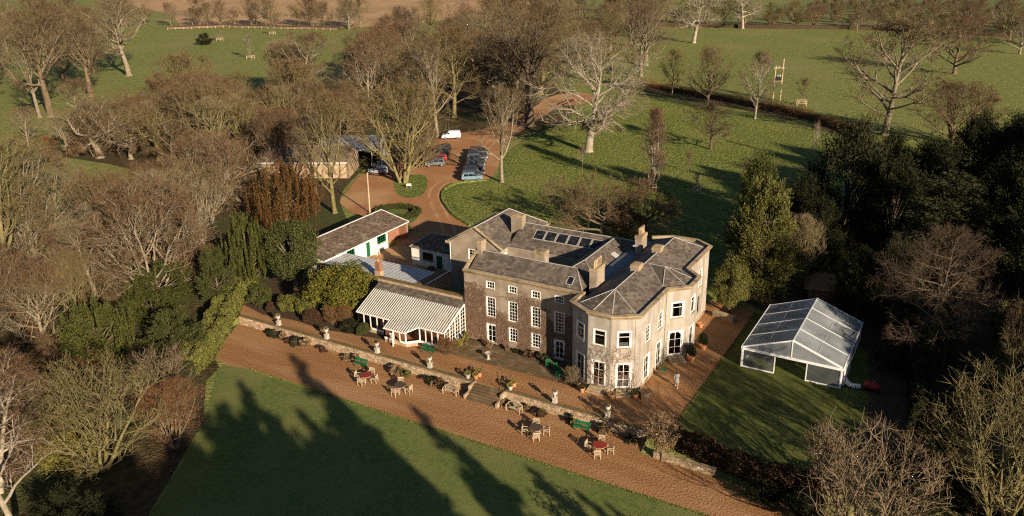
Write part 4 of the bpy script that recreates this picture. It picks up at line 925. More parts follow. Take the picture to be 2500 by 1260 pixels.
T['shrubB'] = bare_tree(10, 4.5, 5, .14, base=.0, n1=20, n2=6, n3=4, up=.16, ang=(14, 50), gnarl=.12, stems=8, tw=16, trunk=.8, tl=.5, tww=.012)
T['birch'] = bare_tree(11, 16, 9, .24, base=.22, n1=15, n2=8, n3=6, up=.06, ang=(22, 52), gnarl=.13, tw=18, trunk=.86, tl=.9, droop=.12, tww=.012, lean=.12)
T['larch'] = bare_tree(12, 17, 14, .26, base=.10, n1=44, n2=9, n3=5, up=.01, ang=(55, 92), gnarl=.13, rmin=.6, tw=17, trunk=.95, tl=.7, tww=.014, droop=.02)
T['sapling'] = bare_tree(13, 6, 2.6, .06, base=.25, n1=14, n2=4, n3=3, up=.18, ang=(18, 45), gnarl=.09, tw=8, trunk=.9, tl=.4, tww=.010)
T['flat'] = bare_tree(14, 9, 18, .4, base=.10, n1=16, n2=10, n3=6, up=.05, ang=(48, 84), gnarl=.17, tw=30, trunk=.45, tl=.7, tww=.015)
T['parkA'] = bare_tree(15, 14, 12, .28, base=.16, n1=18, n2=7, n3=5, up=.09, ang=(20, 66), gnarl=.12, tw=14, trunk=.85, tl=.8)
T['shoots'] = bare_tree(16, 11, 11, .34, base=.02, n1=34, n2=9, n3=5, up=.24, ang=(12, 44), gnarl=.14, stems=6, tw=5, trunk=.82, tl=.9, tww=.016, l2=(.4, .75))
T['antlerA'] = bare_tree(18, 10.5, 10.5, .32, base=.02, n1=22, n2=7, n3=4, up=.17, ang=(14, 60), gnarl=.2, rmin=1.5, stems=5, tw=.9, trunk=.8, tl=.8, tww=.016, l2=(.4, .75))
T['antlerB'] = bare_tree(19, 13, 11, .36, base=.02, n1=26, n2=9, n3=5, up=.17, ang=(14, 60), gnarl=.17, rmin=1.2, stems=5, tw=2., trunk=.82, tl=.9, tww=.016, l2=(.4, .7))
T['oakC'] = bare_tree(17, 13, 15, .6, base=.18, n1=13, n2=9, n3=6, up=.02, ang=(30, 95), gnarl=.34, tw=16, trunk=.6, tl=.7)
E_ = {}
E_['yew'] = leaf_tree(21, 9.5, 7.5, 'upright', 19000, .17, .02, 170, .35, .075, 2.6)
E_['irish'] = leaf_tree(22, 9.5, 6.5, 'upright', 18000, .16, .03, 150, .3, .07, 3.0)
E_['holm'] = leaf_tree(23, 9, 8, 'broad', 20000, .15, .16, 90, .35, .14, 2.2)
E_['laurel'] = leaf_tree(24, 6, 5, 'spray', 14000, .13, .02, 80, .2, .12, 2.4)
E_['magnolia'] = leaf_tree(25, 6.4, 9.2, 'broad', 15000, .19, .18, 90, .22, .13, 2.4)
E_['cedar'] = leaf_tree(26, 17, 15, 'spray', 26000, .27, .03, 120, .5, .10, 1.9, taper=.45)
E_['cedarB'] = leaf_tree(46, 17, 15, 'layer', 24000, .30, .04, 140, .5, .10, 1.6, taper=.55)
E_['ytree'] = leaf_tree(27, 14, 10, 'spray', 34000, .21, .04, 105, .4, .115, 2.0, taper=.45)
E_['ytreeB'] = leaf_tree(47, 14, 10, 'spray', 28000, .21, .04, 90, .4, .13, 1.8, taper=.6)
E_['conifer'] = leaf_tree(28, 26, 11.5, 'cone', 13000, .5, .03, 150, .45, .095, 1.4)
E_['copper'] = leaf_tree(29, 9, 14, 'upright', 20000, .19, .04, 190, .3, .05, 2.0)
E_['bush'] = leaf_tree(30, 1.8, 2.4, 'broad', 5000, .085, .0, 40, .05, .17, 2.4)
E_['small'] = leaf_tree(31, 4.6, 3.8, 'broad', 2600, .085, .28, 60, .08, .13, 2.1)
E_['perennial'] = leaf_tree(32, .7, 1.2, 'broad', 700, .07, .0, 22, .03, .16, 2.0)
E_['belt'] = leaf_tree(33, 20, 13, 'broad', 12000, .55, .03, 100, .5, .15, 2.4)

def obj_mat(o, m):
    o.material_slots[0].link = 'OBJECT'; o.material_slots[0].material = MT[m]
TRN = random.Random(77)
def plant(proto, u, v, h, w, label, bark='bark_mid', twig='tw_tan', name='bare_tree', cat='tree', group=None, z=None, rz=None, ev=False):
    tm, cm, hp_, wp = (E_ if ev else T)[proto]
    if not tm.materials: tm.materials.append(MT[bark])
    if not cm.materials: cm.materials.append(MT[twig])
    e_ = empty(name, (u, v, (ground_z(u, v) if z is None else z) - .02), TRN.uniform(0, 6.28) if rz is None else rz, label, cat, group)
    if not ev: w *= 1.17; h *= 1.04
    e_.scale = (w / wp, w / wp, h / hp_)
    a = mesh_obj('trunk', tm, None, e_); obj_mat(a, bark); c = mesh_obj('crown', cm, None, e_); obj_mat(c, twig)
    return e_
# ------------------------------------------------------------------ single trees the photo shows
P_ = plant
Mi = cam.matrix_world.inverted()
ORD = 'first second third fourth fifth sixth seventh eighth ninth tenth eleventh twelfth thirteenth fourteenth fifteenth sixteenth seventeenth eighteenth nineteenth twentieth'.split()
def relabel(objs, per, fmt):
    """own label for each: its look, then its row (by distance) and its place in that row"""
    objs = sorted(objs, key=lambda o: -(Mi @ o.location).z); rows = [objs[i:i + per] for i in range(0, len(objs), per)]
    for r, row in enumerate(rows):
        row.sort(key=lambda o: (Mi @ o.location).x / -(Mi @ o.location).z)
        for k, o in enumerate(row):
            rn = 'nearest' if r == 0 else ('farthest' if r == len(rows) - 1 and r else ORD[r] + '-nearest')
            o['label'] = fmt % (o['look'], 'leftmost' if k == 0 else ORD[k] + ' from left', rn)
            del o['look']
LK = {'tw_tan': 'tan', 'tw_red': 'reddish', 'tw_dark': 'dark', 'tw_rust': 'rusty', 'tw_green': 'greenish', 'tw_pale': 'pale'}
P_('oakB', -170.8, 59.1, 31, 26, 'huge twin-trunked bare tree at the upper left edge of the park', 'bark_mid', 'tw_tan')
P_('ashA', -172.5, 57.0, 26, 16, 'second leaning pale trunk beside the huge bare tree at upper left', 'bark_pale', 'tw_tan')
P_('oakD', -215.8, 116.3, 29, 27, 'broad bare oak with pale stout trunk alone in the left field', 'bark_pale', 'tw_tan')
P_('multiA', -154.3, 89.6, 13.5, 19, 'bushy many-stemmed tan tree below the lone field oak', 'bark_green', 'tw_tan')
for i, (u, v, h, w, l) in enumerate(((-207.7, 164.9, 9, 5, 'slender sapling with stake casting a shadow on the left field'), (-267.3, 235.7, 5.5, 4, 'tiny sapling in its guard at the far end of the left field'), (-271.3, 206.2, 5, 4, 'tiny sapling beside the round dark bush in the left field'))):
    P_('sapling', u, v, h, w, l, 'bark_pale', 'tw_tan', 'sapling', 'sapling', 'field saplings')
P_('laurel', -264.8, 191.7, 5, 7.5, 'round dark green bush standing alone in the left field', 'bark_dark', 'lf_dark', 'round_bush', 'bush', ev=True)
P_('multiB', -131.5, 107.3, 15.5, 17, 'golden dome-shaped willow at the edge of the left field', 'bark_green', 'tw_pale')
P_('multiB', -124, 103, 13, 13, 'smaller golden willow joined to the dome-shaped willow', 'bark_green', 'tw_pale')
P_('holm', -112, 84, 9, 13, 'brownish ivy-clad tree below the golden willow', 'bark_dark', 'lf_rust', 'ivy_clad_tree', 'tree', ev=True)
P_('ytree', -128, 76, 9, 12, 'dark evergreen thicket tree below the golden willow', 'bark_dark', 'lf_dark', 'evergreen_tree', 'tree', ev=True)
P_('domeA', -97.3, 106.2, 20, 23, 'big dome-headed reddish bare tree left of the car park', 'bark_green', 'tw_red')
P_('ashA', -62.8, 84.4, 21, 14, 'tall slender bare tree with pale trunk beside the white van', 'bark_pale', 'tw_tan')
P_('ashB', -92.2, 136.6, 20, 16, 'tall bare tree behind the reddish dome-headed tree', 'bark_mid', 'tw_red')
P_('oakB', -49.4, 104.1, 30, 30, 'tallest dark-trunked bare tree standing where the drive bends', 'bark_dark', 'tw_tan')
P_('oakC', -73, 127.3, 22, 17, 'gnarled bare oak behind the drive with short trunk', 'bark_mid', 'tw_tan')
P_('ashB', -75.8, 144.1, 24, 16, 'bare tree with pale trunk behind the gnarled drive oak', 'bark_pale', 'tw_tan')
P_('oakC', -90.5, 145.3, 22, 16, 'bare oak at the back left of the drive trees', 'bark_mid', 'tw_tan')
P_('oakA', -25.8, 87.2, 24, 25, 'white-barked spreading oak standing in the bright park grass', 'bark_birch', 'tw_pale', rz=.6)
P_('ashA', -30.1, 58.5, 17, 11, 'pale-trunked bare tree beside the blue parked car', 'bark_pale', 'tw_tan')
P_('multiA', -46.7, 50.1, 18, 19, 'wide twiggy bare tree on the grass island by the drive', 'bark_green', 'tw_tan')
P_('multiC', -50.2, 60.5, 8.5, 9, 'low-forked bare tree screening the cars left of the gravel', 'bark_mid', 'tw_tan')
P_('ashB', -45.6, 29.7, 19, 12.5, 'tall bare tree with fanning branches behind the cottage', 'bark_green', 'tw_tan')
P_('ashA', -56, 36.5, 15, 9, 'fan-branched bare tree in front of the stone barn', 'bark_pale', 'tw_red')
P_('multiB', -72.9, 45.2, 12, 13, 'low tan bare tree at the left end of the stone barn', 'bark_mid', 'tw_red')
P_('oakC', -117.2, 36.1, 14, 17, 'gnarled old oak with broken limbs in the left wood', 'bark_pale', 'tw_tan')
P_('oakC', -110.5, 49.8, 12, 15, 'second gnarled old oak right of the broken-limbed oak', 'bark_pale', 'tw_red')
P_('oakC', -123.1, 48.1, 13, 14, 'gnarled oak behind the broken-limbed oak', 'bark_mid', 'tw_red')
P_('ashA', -64.3, -14.2, 20, 15, 'large pale upright tree at the left edge halfway down', 'bark_green', 'tw_green')
P_('ashB', -67, -9, 18, 13, 'second upright pale tree behind the large left edge tree', 'bark_pale', 'tw_green')
P_('multiC', -80.7, 2.1, 12, 13, 'spreading bare tree behind the upright left edge trees', 'bark_pale', 'tw_tan')
P_('domeA', -46.8, -1.7, 14, 15, 'pale spreading bare tree rising above green shrubs in the left wood', 'bark_pale', 'tw_pale')
P_('oakC', -66.3, 27, 12, 15, 'pale-branched crooked tree left of the rust-coloured tree', 'bark_pale', 'tw_red')
P_('multiA', -49.8, -21, 9, 9, 'grey twiggy tree low at the left edge', 'bark_mid', 'tw_red')
P_('multiB', -55.7, -9.7, 8, 10, 'brown twiggy thicket tree in the left wood', 'bark_mid', 'tw_red')
P_('copper', -48.2, 21.2, 9.5, 15, 'dense rust-brown conifer left of the whitewashed cottage', 'bark_mid', 'lf_rust', 'rust_conifer', 'tree', ev=True)
P_('irish', -33.6, -.3, 10.4, 6.8, 'tall dark green column yew at the end of the terrace', 'bark_mid', 'lf_yew', 'column_yew', 'tree', ev=True)
P_('holm', -28.9, 3.0, 9.2, 8.4, 'rounded dark green evergreen oak left of the cottage', 'bark_pale', 'lf_holm', 'evergreen_oak', 'tree', ev=True)
P_('laurel', -33.6, -5.6, 7.4, 4.8, 'bright green upright laurel at the corner of the clipped hedge', 'bark_mid', 'lf_holm', 'laurel', 'shrub', ev=True)
P_('magnolia', -18.0, -.6, 6.0, 9.2, 'yellow-green magnolia spreading left of the conservatory', 'bark_pale', 'lf_mag', 'magnolia', 'shrub', ev=True)
P_('yew', -33.2, -22.7, 7.6, 9.4, 'broad upright-stranded yew beside the lower gravel hedge', 'bark_dark', 'lf_yew', 'broad_yew', 'tree', ev=True)
P_('laurel', -27.3, -17.4, 5.8, 7.0, 'leafy green holly between the broad yew and the clipped hedge', 'bark_dark', 'lf_holm', 'holly', 'shrub', ev=True)
P_('laurel', -41.6, -8.4, 5, 9, 'glossy green laurel under the pale spreading tree', 'bark_dark', 'lf_yew', 'laurel', 'shrub', ev=True)
P_('laurel', -37.6, -12.4, 4, 7, 'low green laurel in front of the glossy laurel', 'bark_dark', 'lf_yew', 'laurel', 'shrub', ev=True)
P_('birch', -13.6, -43.6, 15, 8.5, 'white birch with drooping twigs at the lower left corner', 'bark_birch', 'tw_red', 'birch_tree')
P_('birch', -21, -41, 13, 9, 'second birch behind the corner birch at the left edge', 'bark_birch', 'tw_red', 'birch_tree')
P_('antlerB', -16.2, -34.6, 10.2, 11.5, 'big mossy many-stemmed tree with upright shoots at lower left', 'bark_green', 'tw_green')
P_('laurel', -18.2, -35.8, 6, 5.5, 'yellow-green ivy mass in the foot of the mossy many-stemmed tree', 'bark_green', 'lf_gold', 'ivy_mass', 'ivy', ev=True)
P_('antlerA', -19.6, -25.2, 6.6, 7, 'tan twiggy shrub tree between broad yew and dark lawn', 'bark_mid', 'tw_tan')
P_('multiB', -13.4, -29, 6, 7.5, 'rust-tinted twiggy shrub tree at the shaded lawn edge', 'bark_mid', 'tw_rust')
P_('laurel', -8.8, -42, 4.4, 7, 'dark green shrub at the bottom left corner', 'bark_dark', 'lf_dark', 'dark_shrub', 'shrub', ev=True)
P_('cedar', 31.1, 51.7, 17, 17, 'dark spreading yew behind the park edge right of the lawn shadow', 'bark_dark', 'lf_cedar', 'dark_yew', 'tree', ev=True)
P_('cedarB', 44.7, 37.3, 17, 15, 'dark rounded cedar behind the bare larch', 'bark_dark', 'lf_cedar', 'dark_cedar', 'tree', ev=True)
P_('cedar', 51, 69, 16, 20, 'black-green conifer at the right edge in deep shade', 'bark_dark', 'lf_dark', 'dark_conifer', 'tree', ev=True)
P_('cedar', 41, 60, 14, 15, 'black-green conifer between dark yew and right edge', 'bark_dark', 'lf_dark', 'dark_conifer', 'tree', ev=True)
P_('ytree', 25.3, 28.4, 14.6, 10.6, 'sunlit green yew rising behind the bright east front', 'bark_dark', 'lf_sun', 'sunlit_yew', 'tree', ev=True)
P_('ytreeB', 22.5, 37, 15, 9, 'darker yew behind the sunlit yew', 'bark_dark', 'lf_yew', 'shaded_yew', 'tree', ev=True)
P_('holm', 23.6, 21.6, 6.4, 5.2, 'small round evergreen at the back corner of the bright east front', 'bark_dark', 'lf_sun', 'round_evergreen', 'tree', ev=True)
P_('multiB', 29.2, 33.5, 9, 6.2, 'golden twiggy bare tree right of the sunlit yew', 'bark_green', 'tw_pale')
P_('parkA', 27, 130.2, 24, 29, 'very large twiggy bare tree at upper right of the park', 'bark_pale', 'tw_tan')
P_('multiA', 41.1, 128.2, 12.5, 17, 'tan bare thicket tree right of the very large twiggy tree', 'bark_mid', 'tw_red')
P_('larch', 45.2, 18.6, 14.5, 11, 'shaded bare larch with layered branches behind the red heater', 'bark_dark', 'tw_dark')
P_('antlerA', 43.6, -13.6, 10.2, 11, 'pale antler-branched bare tree at bottom right', 'bark_mid', 'tw_tan')
P_('antlerB', 52.6, -8, 14, 11, 'golden-barked bare tree at the right bottom edge', 'bark_green', 'tw_green')
P_('multiA', 54.6, 12, 12, 7, 'bare tree at the right edge above the golden-barked tree', 'bark_mid', 'tw_tan')
P_('domeA', 34.5, 231.5, 17, 23, 'round-headed brown tree in the far right field', 'bark_mid', 'tw_red')
P_('oakA', -67, 279.3, 27, 24, 'far pale-trunked oak standing on the upper field', 'bark_birch', 'tw_tan')
P_('oakA', -64.1, 343.1, 22, 21, 'farther pale-trunked oak near the top hedge', 'bark_birch', 'tw_tan', rz=2.)
P_('oakB', -61.2, 209.9, 25, 23, 'leggy pale-trunked oak behind the white-barked oak', 'bark_pale', 'tw_tan')
P_('parkA', -32.4, 156.6, 12.5, 9, 'small green-tinged bare tree by the park ditch', 'bark_green', 'tw_green')
P_('parkA', -3.4, 100.3, 9.5, 12, 'dark twiggy bare tree in the shaded park grass', 'bark_dark', 'tw_dark')
P_('domeA', -19.5, 148.9, 14.5, 13, 'hazy brown bare tree behind the dark twiggy tree', 'bark_mid', 'tw_tan')
P_('parkA', -3.4, 135.7, 15.5, 9.5, 'pale slender bare tree left of the electricity poles', 'bark_birch', 'tw_tan')
P_('slim', -3.2, 66, 14, 4.4, 'slim pinkish poplar upright on the park grass', 'bark_birch', 'tw_red', 'poplar')
P_('sapling', 4.5, 67.1, 4, 1.9, 'sunlit white sapling right of the slim poplar', 'bark_birch', 'tw_pale', 'sapling', 'sapling')
P_('sapling', -1.7, 80.8, 4, 1.8, 'small reddish sapling behind the slim poplar', 'bark_mid', 'tw_red', 'sapling', 'sapling')
P_('sapling', 11, 74.7, 5, 2, 'reddish sapling in deep shade right of the white sapling', 'bark_mid', 'tw_red', 'sapling', 'sapling')
P_('sapling', -20, 72, 5, 2.2, 'thin sapling in front of the white-barked oak', 'bark_pale', 'tw_tan', 'sapling', 'sapling')
P_('sapling', 3, 158, 7, 4, 'staked sapling right of the electricity poles', 'bark_mid', 'tw_tan', 'sapling', 'sapling')
P_('sapling', 18, 98, 8, 2, 'thin birch sapling at the shaded park edge', 'bark_birch', 'tw_tan', 'sapling', 'sapling')
P_('flat', -1.2, 39.5, 8.6, 19, 'wide flat-topped cherry tree behind the house roof', 'bark_mid', 'tw_tan')
P_('flat', 3.8, 43, 6.5, 11, 'lower cherry tree at the right of the wide cherry', 'bark_mid', 'tw_red')
P_('small', 26.8, -9.6, 4.8, 3.9, 'small olive-grey tree beside the low white stone wall', 'bark_mid', 'lf_dead', 'olive_tree', 'tree', ev=True)
P_('small', 29.3, -23.6, 4.4, 3.6, 'yellow-green shrub poking up at the bottom edge of the lawn', 'bark_pale', 'lf_gold', 'golden_shrub', 'shrub', ev=True)
# distant belts and thickets
def inside(x, y, poly):
    r = False; n = len(poly)
    for i in range(n):
        (x0, y0), (x1, y1) = poly[i], poly[i - 1]
        if (y0 > y) != (y1 > y) and x < (x1 - x0) * (y - y0) / (y1 - y0) + x0: r = not r
    return r
WOOD = [(-138, 30), (-128, 74), (-96, 96), (-76, 74), (-84, 56), (-80, 36), (-64, 24), (-57, 10), (-42, 3), (-37.5, -12), (-41, -22), (-36, -34), (-60, -50), (-72, -18), (-62, 0), (-64, 14), (-90, 36), (-112, 38)]
def scatter(n, poly, mind, tries=400, box=(-150, -30, -52, 100), keep=()):
    pts = list(keep); out = []
    for _ in range(tries * n):
        if len(out) >= n: break
        u, v = TRN.uniform(box[0], box[1]), TRN.uniform(box[2], box[3])
        if inside(u, v, poly) and all((u - a) ** 2 + (v - b_) ** 2 > mind * mind for a, b_ in pts): pts.append((u, v)); out.append((u, v))
    return out
BKS = {'tw_tan': ['bark_mid', 'bark_pale', 'bark_green'], 'tw_red': ['bark_mid', 'bark_pale'], 'tw_rust': ['bark_mid'], 'tw_dark': ['bark_mid', 'bark_dark'], 'tw_green': ['bark_green'], 'tw_pale': ['bark_pale', 'bark_green']}
FORM = {'oakD': 'wide', 'domeB': 'full', 'ashC': 'leaning', 'multiC': 'low-forked', 'multiA': 'many-stemmed', 'multiB': 'bushy', 'oakC': 'gnarled', 'domeA': 'round-headed', 'oakB': 'broad', 'ashB': 'upright', 'ashA': 'upright', 'parkA': 'slim', 'shrubA': 'spreading', 'shrubB': 'upright'}
def grove(pts, protos, hr, wr, twigs, group, per, fmt, name='bare_tree', cat='tree'):
    objs = []
    for u, v in pts:
        k = TRN.choice(protos); tw_ = TRN.choice(twigs); h = TRN.uniform(*hr)
        o = P_(k, u, v, h, h * TRN.uniform(*wr), None, TRN.choice(BKS[tw_]), tw_, name, cat, group)
        o['look'] = FORM[k] + ' ' + LK[tw_]; objs.append(o)
    relabel(objs, per, fmt)
    return objs
wood_pts = scatter(60, WOOD, 6.5)
grove(wood_pts, ['multiA', 'multiB', 'oakC', 'multiC', 'domeB', 'ashB', 'ashC'], (8, 15), (.85, 1.15), ['tw_tan', 'tw_red', 'tw_red', 'tw_tan', 'tw_pale'], 'bare trees in the wood left of the house', 15, '%s bare tree, %s in %s row, left wood')
grove(scatter(60, WOOD, 4, keep=wood_pts), ['shrubA', 'shrubB'], (2.6, 4.8), (1.1, 1.7), ['tw_red', 'tw_tan', 'tw_rust'], 'undergrowth shrubs in the left wood', 16, '%s leafless shrub, %s in %s undergrowth row, left wood', 'leafless_shrub', 'shrub')
LOW = [(-4.5, -44), (-40, -50), (-44, -26), (-24, -21), (-16.5, -24), (-9.5, -34)]
grove(scatter(30, LOW, 2.4), ['shrubA', 'shrubB'], (2., 3.8), (1.1, 1.5), ['tw_red', 'tw_rust', 'tw_tan'], 'shrubs under the lower left trees', 11, '%s leafless shrub, %s in %s row under lower left trees', 'leafless_shrub', 'shrub')
spots = [(-108, 122), (-118, 135), (-105, 150), (-96, 168), (-84, 178), (-72, 186), (-118, 180), (-104, 196), (-90, 210), (-134, 168), (-126, 205), (-110, 225), (-96, 240), (-130, 240), (-148, 222), (-84, 232), (-118, 262), (-140, 275), (-100, 275), (-160, 262), (-84, 262), (-152, 300), (-124, 305), (-102, 312), (-172, 290), (-186, 325), (-160, 340), (-132, 345), (-110, 350), (-200, 365), (-172, 385), (-142, 395), (-112, 395), (-190, 265), (-60, 172), (-52, 186), (-78, 160), (-96, 100), (-112, 96), (-66, 118), (-58, 118), (-82, 112), (-70, 104), (-84, 94), (-100, 128), (-66, 140)]
grove([(u + TRN.uniform(-4, 4), v + TRN.uniform(-4, 4)) for u, v in spots], ['domeA', 'oakB', 'oakD', 'oakC', 'ashC', 'domeB', 'parkA'], (15, 23), (.9, 1.2), ['tw_tan', 'tw_tan', 'tw_red', 'tw_dark'], 'bare trees of the wood behind the drive', 12, '%s bare tree, %s in %s row, wood behind drive')
bp = []
for i in range(34):
    t = i / 33; bp.append((-420 + 175 * t + TRN.uniform(-6, 6), 238 + 36 * t + TRN.uniform(-4, 14) if t > .35 else 215 + TRN.uniform(-30, 45)))
grove(bp, ['parkA', 'oakC', 'domeA'], (9, 15), (.8, 1.1), ['tw_tan', 'tw_red'], 'bare trees along the upper left boundary', 12, 'small %s bare tree, %s in %s boundary row before stubble')
grove([(-205, 62), (-235, 78), (-262, 100), (-190, 84), (-250, 60), (-290, 110), (-300, 150), (-330, 140), (-275, 135), (-320, 185), (-360, 175), (-385, 205), (-185, 40), (-210, 40), (-196, 52), (-228, 100), (-240, 118)], ['oakB', 'oakD', 'domeB', 'ashC'], (17, 24), (.9, 1.1), ['tw_tan', 'tw_dark'], 'bare trees at the upper left corner', 9, '%s bare tree, %s in %s row, upper left corner')
grove([(-135 + 215 * i / 25 + TRN.uniform(-3, 3), 352 + TRN.uniform(-3, 6) + (i > 20) * 4) for i in range(26)], ['domeA', 'multiA', 'parkA', 'oakC'], (6, 13), (.9, 1.2), ['tw_tan', 'tw_red', 'tw_green'], 'trees behind the far right hedge', 13, '%s bare hedgerow tree, %s in %s row, far right hedge')
grove([(52, 290), (60, 320), (48, 335), (70, 345), (45, 362), (62, 375), (30, 372)], ['domeA'], (13, 16), (1.1, 1.25), ['tw_tan', 'tw_red'], 'far right corner copse', 7, '%s tree, %s in %s row, far right copse')
op = [(-58 + r_ * 13 + k * 1.5 + TRN.uniform(-1, 1), 372 + k * 16 + TRN.uniform(-1.5, 1.5)) for r_ in range(9) for k in range(9) if TRN.random() < .88]
grove(op, ['shrubA'], (5.2, 5.9), (1., 1.15), ['tw_tan'], 'orchard trees in rows at the top right', 9, '%s orchard tree, %s in %s row beyond far right hedge', 'orchard_tree')
# trees standing outside the picture to the right and near side; their shadows fall across lawn and marquee
GB = 'evergreen belt right of the grounds'
tl_ = math.tan(R(SUN_EL)); SX, SY = -math.cos(R(SUN_DIR)), -math.sin(R(SUN_DIR))
for i, (u, v, h, w) in enumerate(((79, -8, 19, 12), (82, 1, 21, 13), (80, 11, 20, 13), (84, 21, 21, 13), (82, 31, 20, 13), (86, 41, 21, 13), (84, 52, 21, 13), (90, 62, 22, 13), (88, 73, 21, 13), (92, 84, 22, 13))):
    P_('belt', u, v, h, w, '%s evergreen from the near end of the belt right of the grounds' % ORD[i], 'bark_dark', 'lf_dark', 'belt_evergreen', 'tree', GB, ev=True)
GS = 'tall conifers on the near side of the lawn'
CN = [(-17.2, -13, 80, 1), (-16.3, 0, 72, 1), (-15.6, 9, 66, 1.1), (-23.8, -10.2, 78, .9), (-26.5, -7, 78, 1), (-25, -4, 80, 1), (-22.9, -2.5, 74, .9), (-20.2, -1.5, 74, .7), (-21, 5, 70, 1), (-19, 4, 72, 1), (-24, 4, 70, 1.2), (-28.5, -6, 80, 1.2), (-32, -6, 82, 1.3), (-36, -4, 82, 1.3), (-29, 4, 72, 1.4), (-10.3, 5, 68, .9), (-10.9, 17, 60, 1), (-5.9, 20.5, 50, .8), (-4.3, 25.5, 48, .8), (-3.1, 28.5, 46, .7)]
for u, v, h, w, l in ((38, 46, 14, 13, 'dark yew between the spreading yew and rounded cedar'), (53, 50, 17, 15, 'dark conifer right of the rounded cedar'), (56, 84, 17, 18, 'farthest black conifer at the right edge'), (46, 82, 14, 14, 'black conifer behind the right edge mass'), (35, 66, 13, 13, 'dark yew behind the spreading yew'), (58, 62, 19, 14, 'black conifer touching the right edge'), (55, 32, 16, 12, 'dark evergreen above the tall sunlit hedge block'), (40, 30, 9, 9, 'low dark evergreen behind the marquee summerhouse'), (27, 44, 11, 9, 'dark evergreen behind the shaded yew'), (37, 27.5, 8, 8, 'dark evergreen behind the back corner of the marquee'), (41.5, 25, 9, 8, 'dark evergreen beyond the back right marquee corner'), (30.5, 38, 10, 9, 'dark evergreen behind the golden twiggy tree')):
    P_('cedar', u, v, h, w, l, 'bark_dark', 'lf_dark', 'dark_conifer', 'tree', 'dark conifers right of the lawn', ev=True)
for i, (u, v, h, w) in enumerate(((47, -9, 3, 4), (49.5, -4.5, 3.5, 5), (47, -1, 2.6, 4), (50, 3, 3, 4), (45.5, -5.5, 2.4, 3.4), (53, -3, 4, 5), (56, -6, 4, 6), (48.5, 7, 3, 4), (39.5, -11.5, 2.2, 3.5), (36, -10.8, 1.8, 3.2), (42.5, 16, 2.6, 4), (43, 21, 3.4, 4.5))):  # added shrubs, dark to stand in for black shade under the trees
    P_('laurel', u, v, h, w, 'dark low shrub added to stand for shade, %s from the gravel among shaded right-hand trees' % ORD[i], 'bark_dark', 'lf_dark', 'dark_shrub', 'shrub', 'dark shrubs added for shade under the right-hand trees', ev=True)
cob = []
for i, (c, s, D, k) in enumerate(CN):
    st = s + D; h = D * tl_ + .3
    o = P_('conifer', c * -SY + st * SX, c * SX + st * SY, h, h * .40 * k, None, 'bark_dark', 'lf_dark', 'conifer', 'tree', GS, ev=True, z=-1); o['look'] = 'tall' if h > 24 else 'shorter'; cob.append(o)
for c, s, D, w in ((-16.6, 10, 66, 4.5), (-20, 7, 70, 6), (-24, 4, 72, 6.5), (-28, 2, 74, 7), (-32, 0, 76, 7), (-36.5, 0, 76, 8), (-17.5, 20, 58, 6), (-10.9, 20, 58, 3.6), (-5, 31, 44, 3.6), (-41, 2, 76, 9), (-25.2, -2, 76, 3.5), (-23, 0, 74, 3), (-21.3, 5, 70, 3.2), (-19.3, 4.5, 72, 3), (-27.5, -3, 78, 4), (-17.3, 2, 72, 3), (-15.6, 12, 64, 3.4), (-35, 4, 72, 6), (-30, 3, 72, 5)):
    st = s + D; h = D * tl_ + .3
    o = P_('belt', c * -SY + st * SX, c * SX + st * SY, h, w, None, 'bark_dark', 'lf_dark', 'broad_evergreen', 'tree', GS, ev=True, z=-1); o['look'] = 'broad'; cob.append(o)
TENS = ORD + ['twenty-' + o for o in ORD[:9]] + ['thirtieth', 'thirty-first', 'thirty-second', 'thirty-third', 'thirty-fourth'] + ['thirty-' + o for o in ORD[4:9]] + ['fortieth'] + ['forty-' + o for o in ORD[:9]]
for i, o in enumerate(sorted(cob, key=lambda o: o.location.x)): o['label'] = '%s near-side evergreen, %s from left, its shadow across the lawn' % (o['look'], TENS[i]); del o['look']
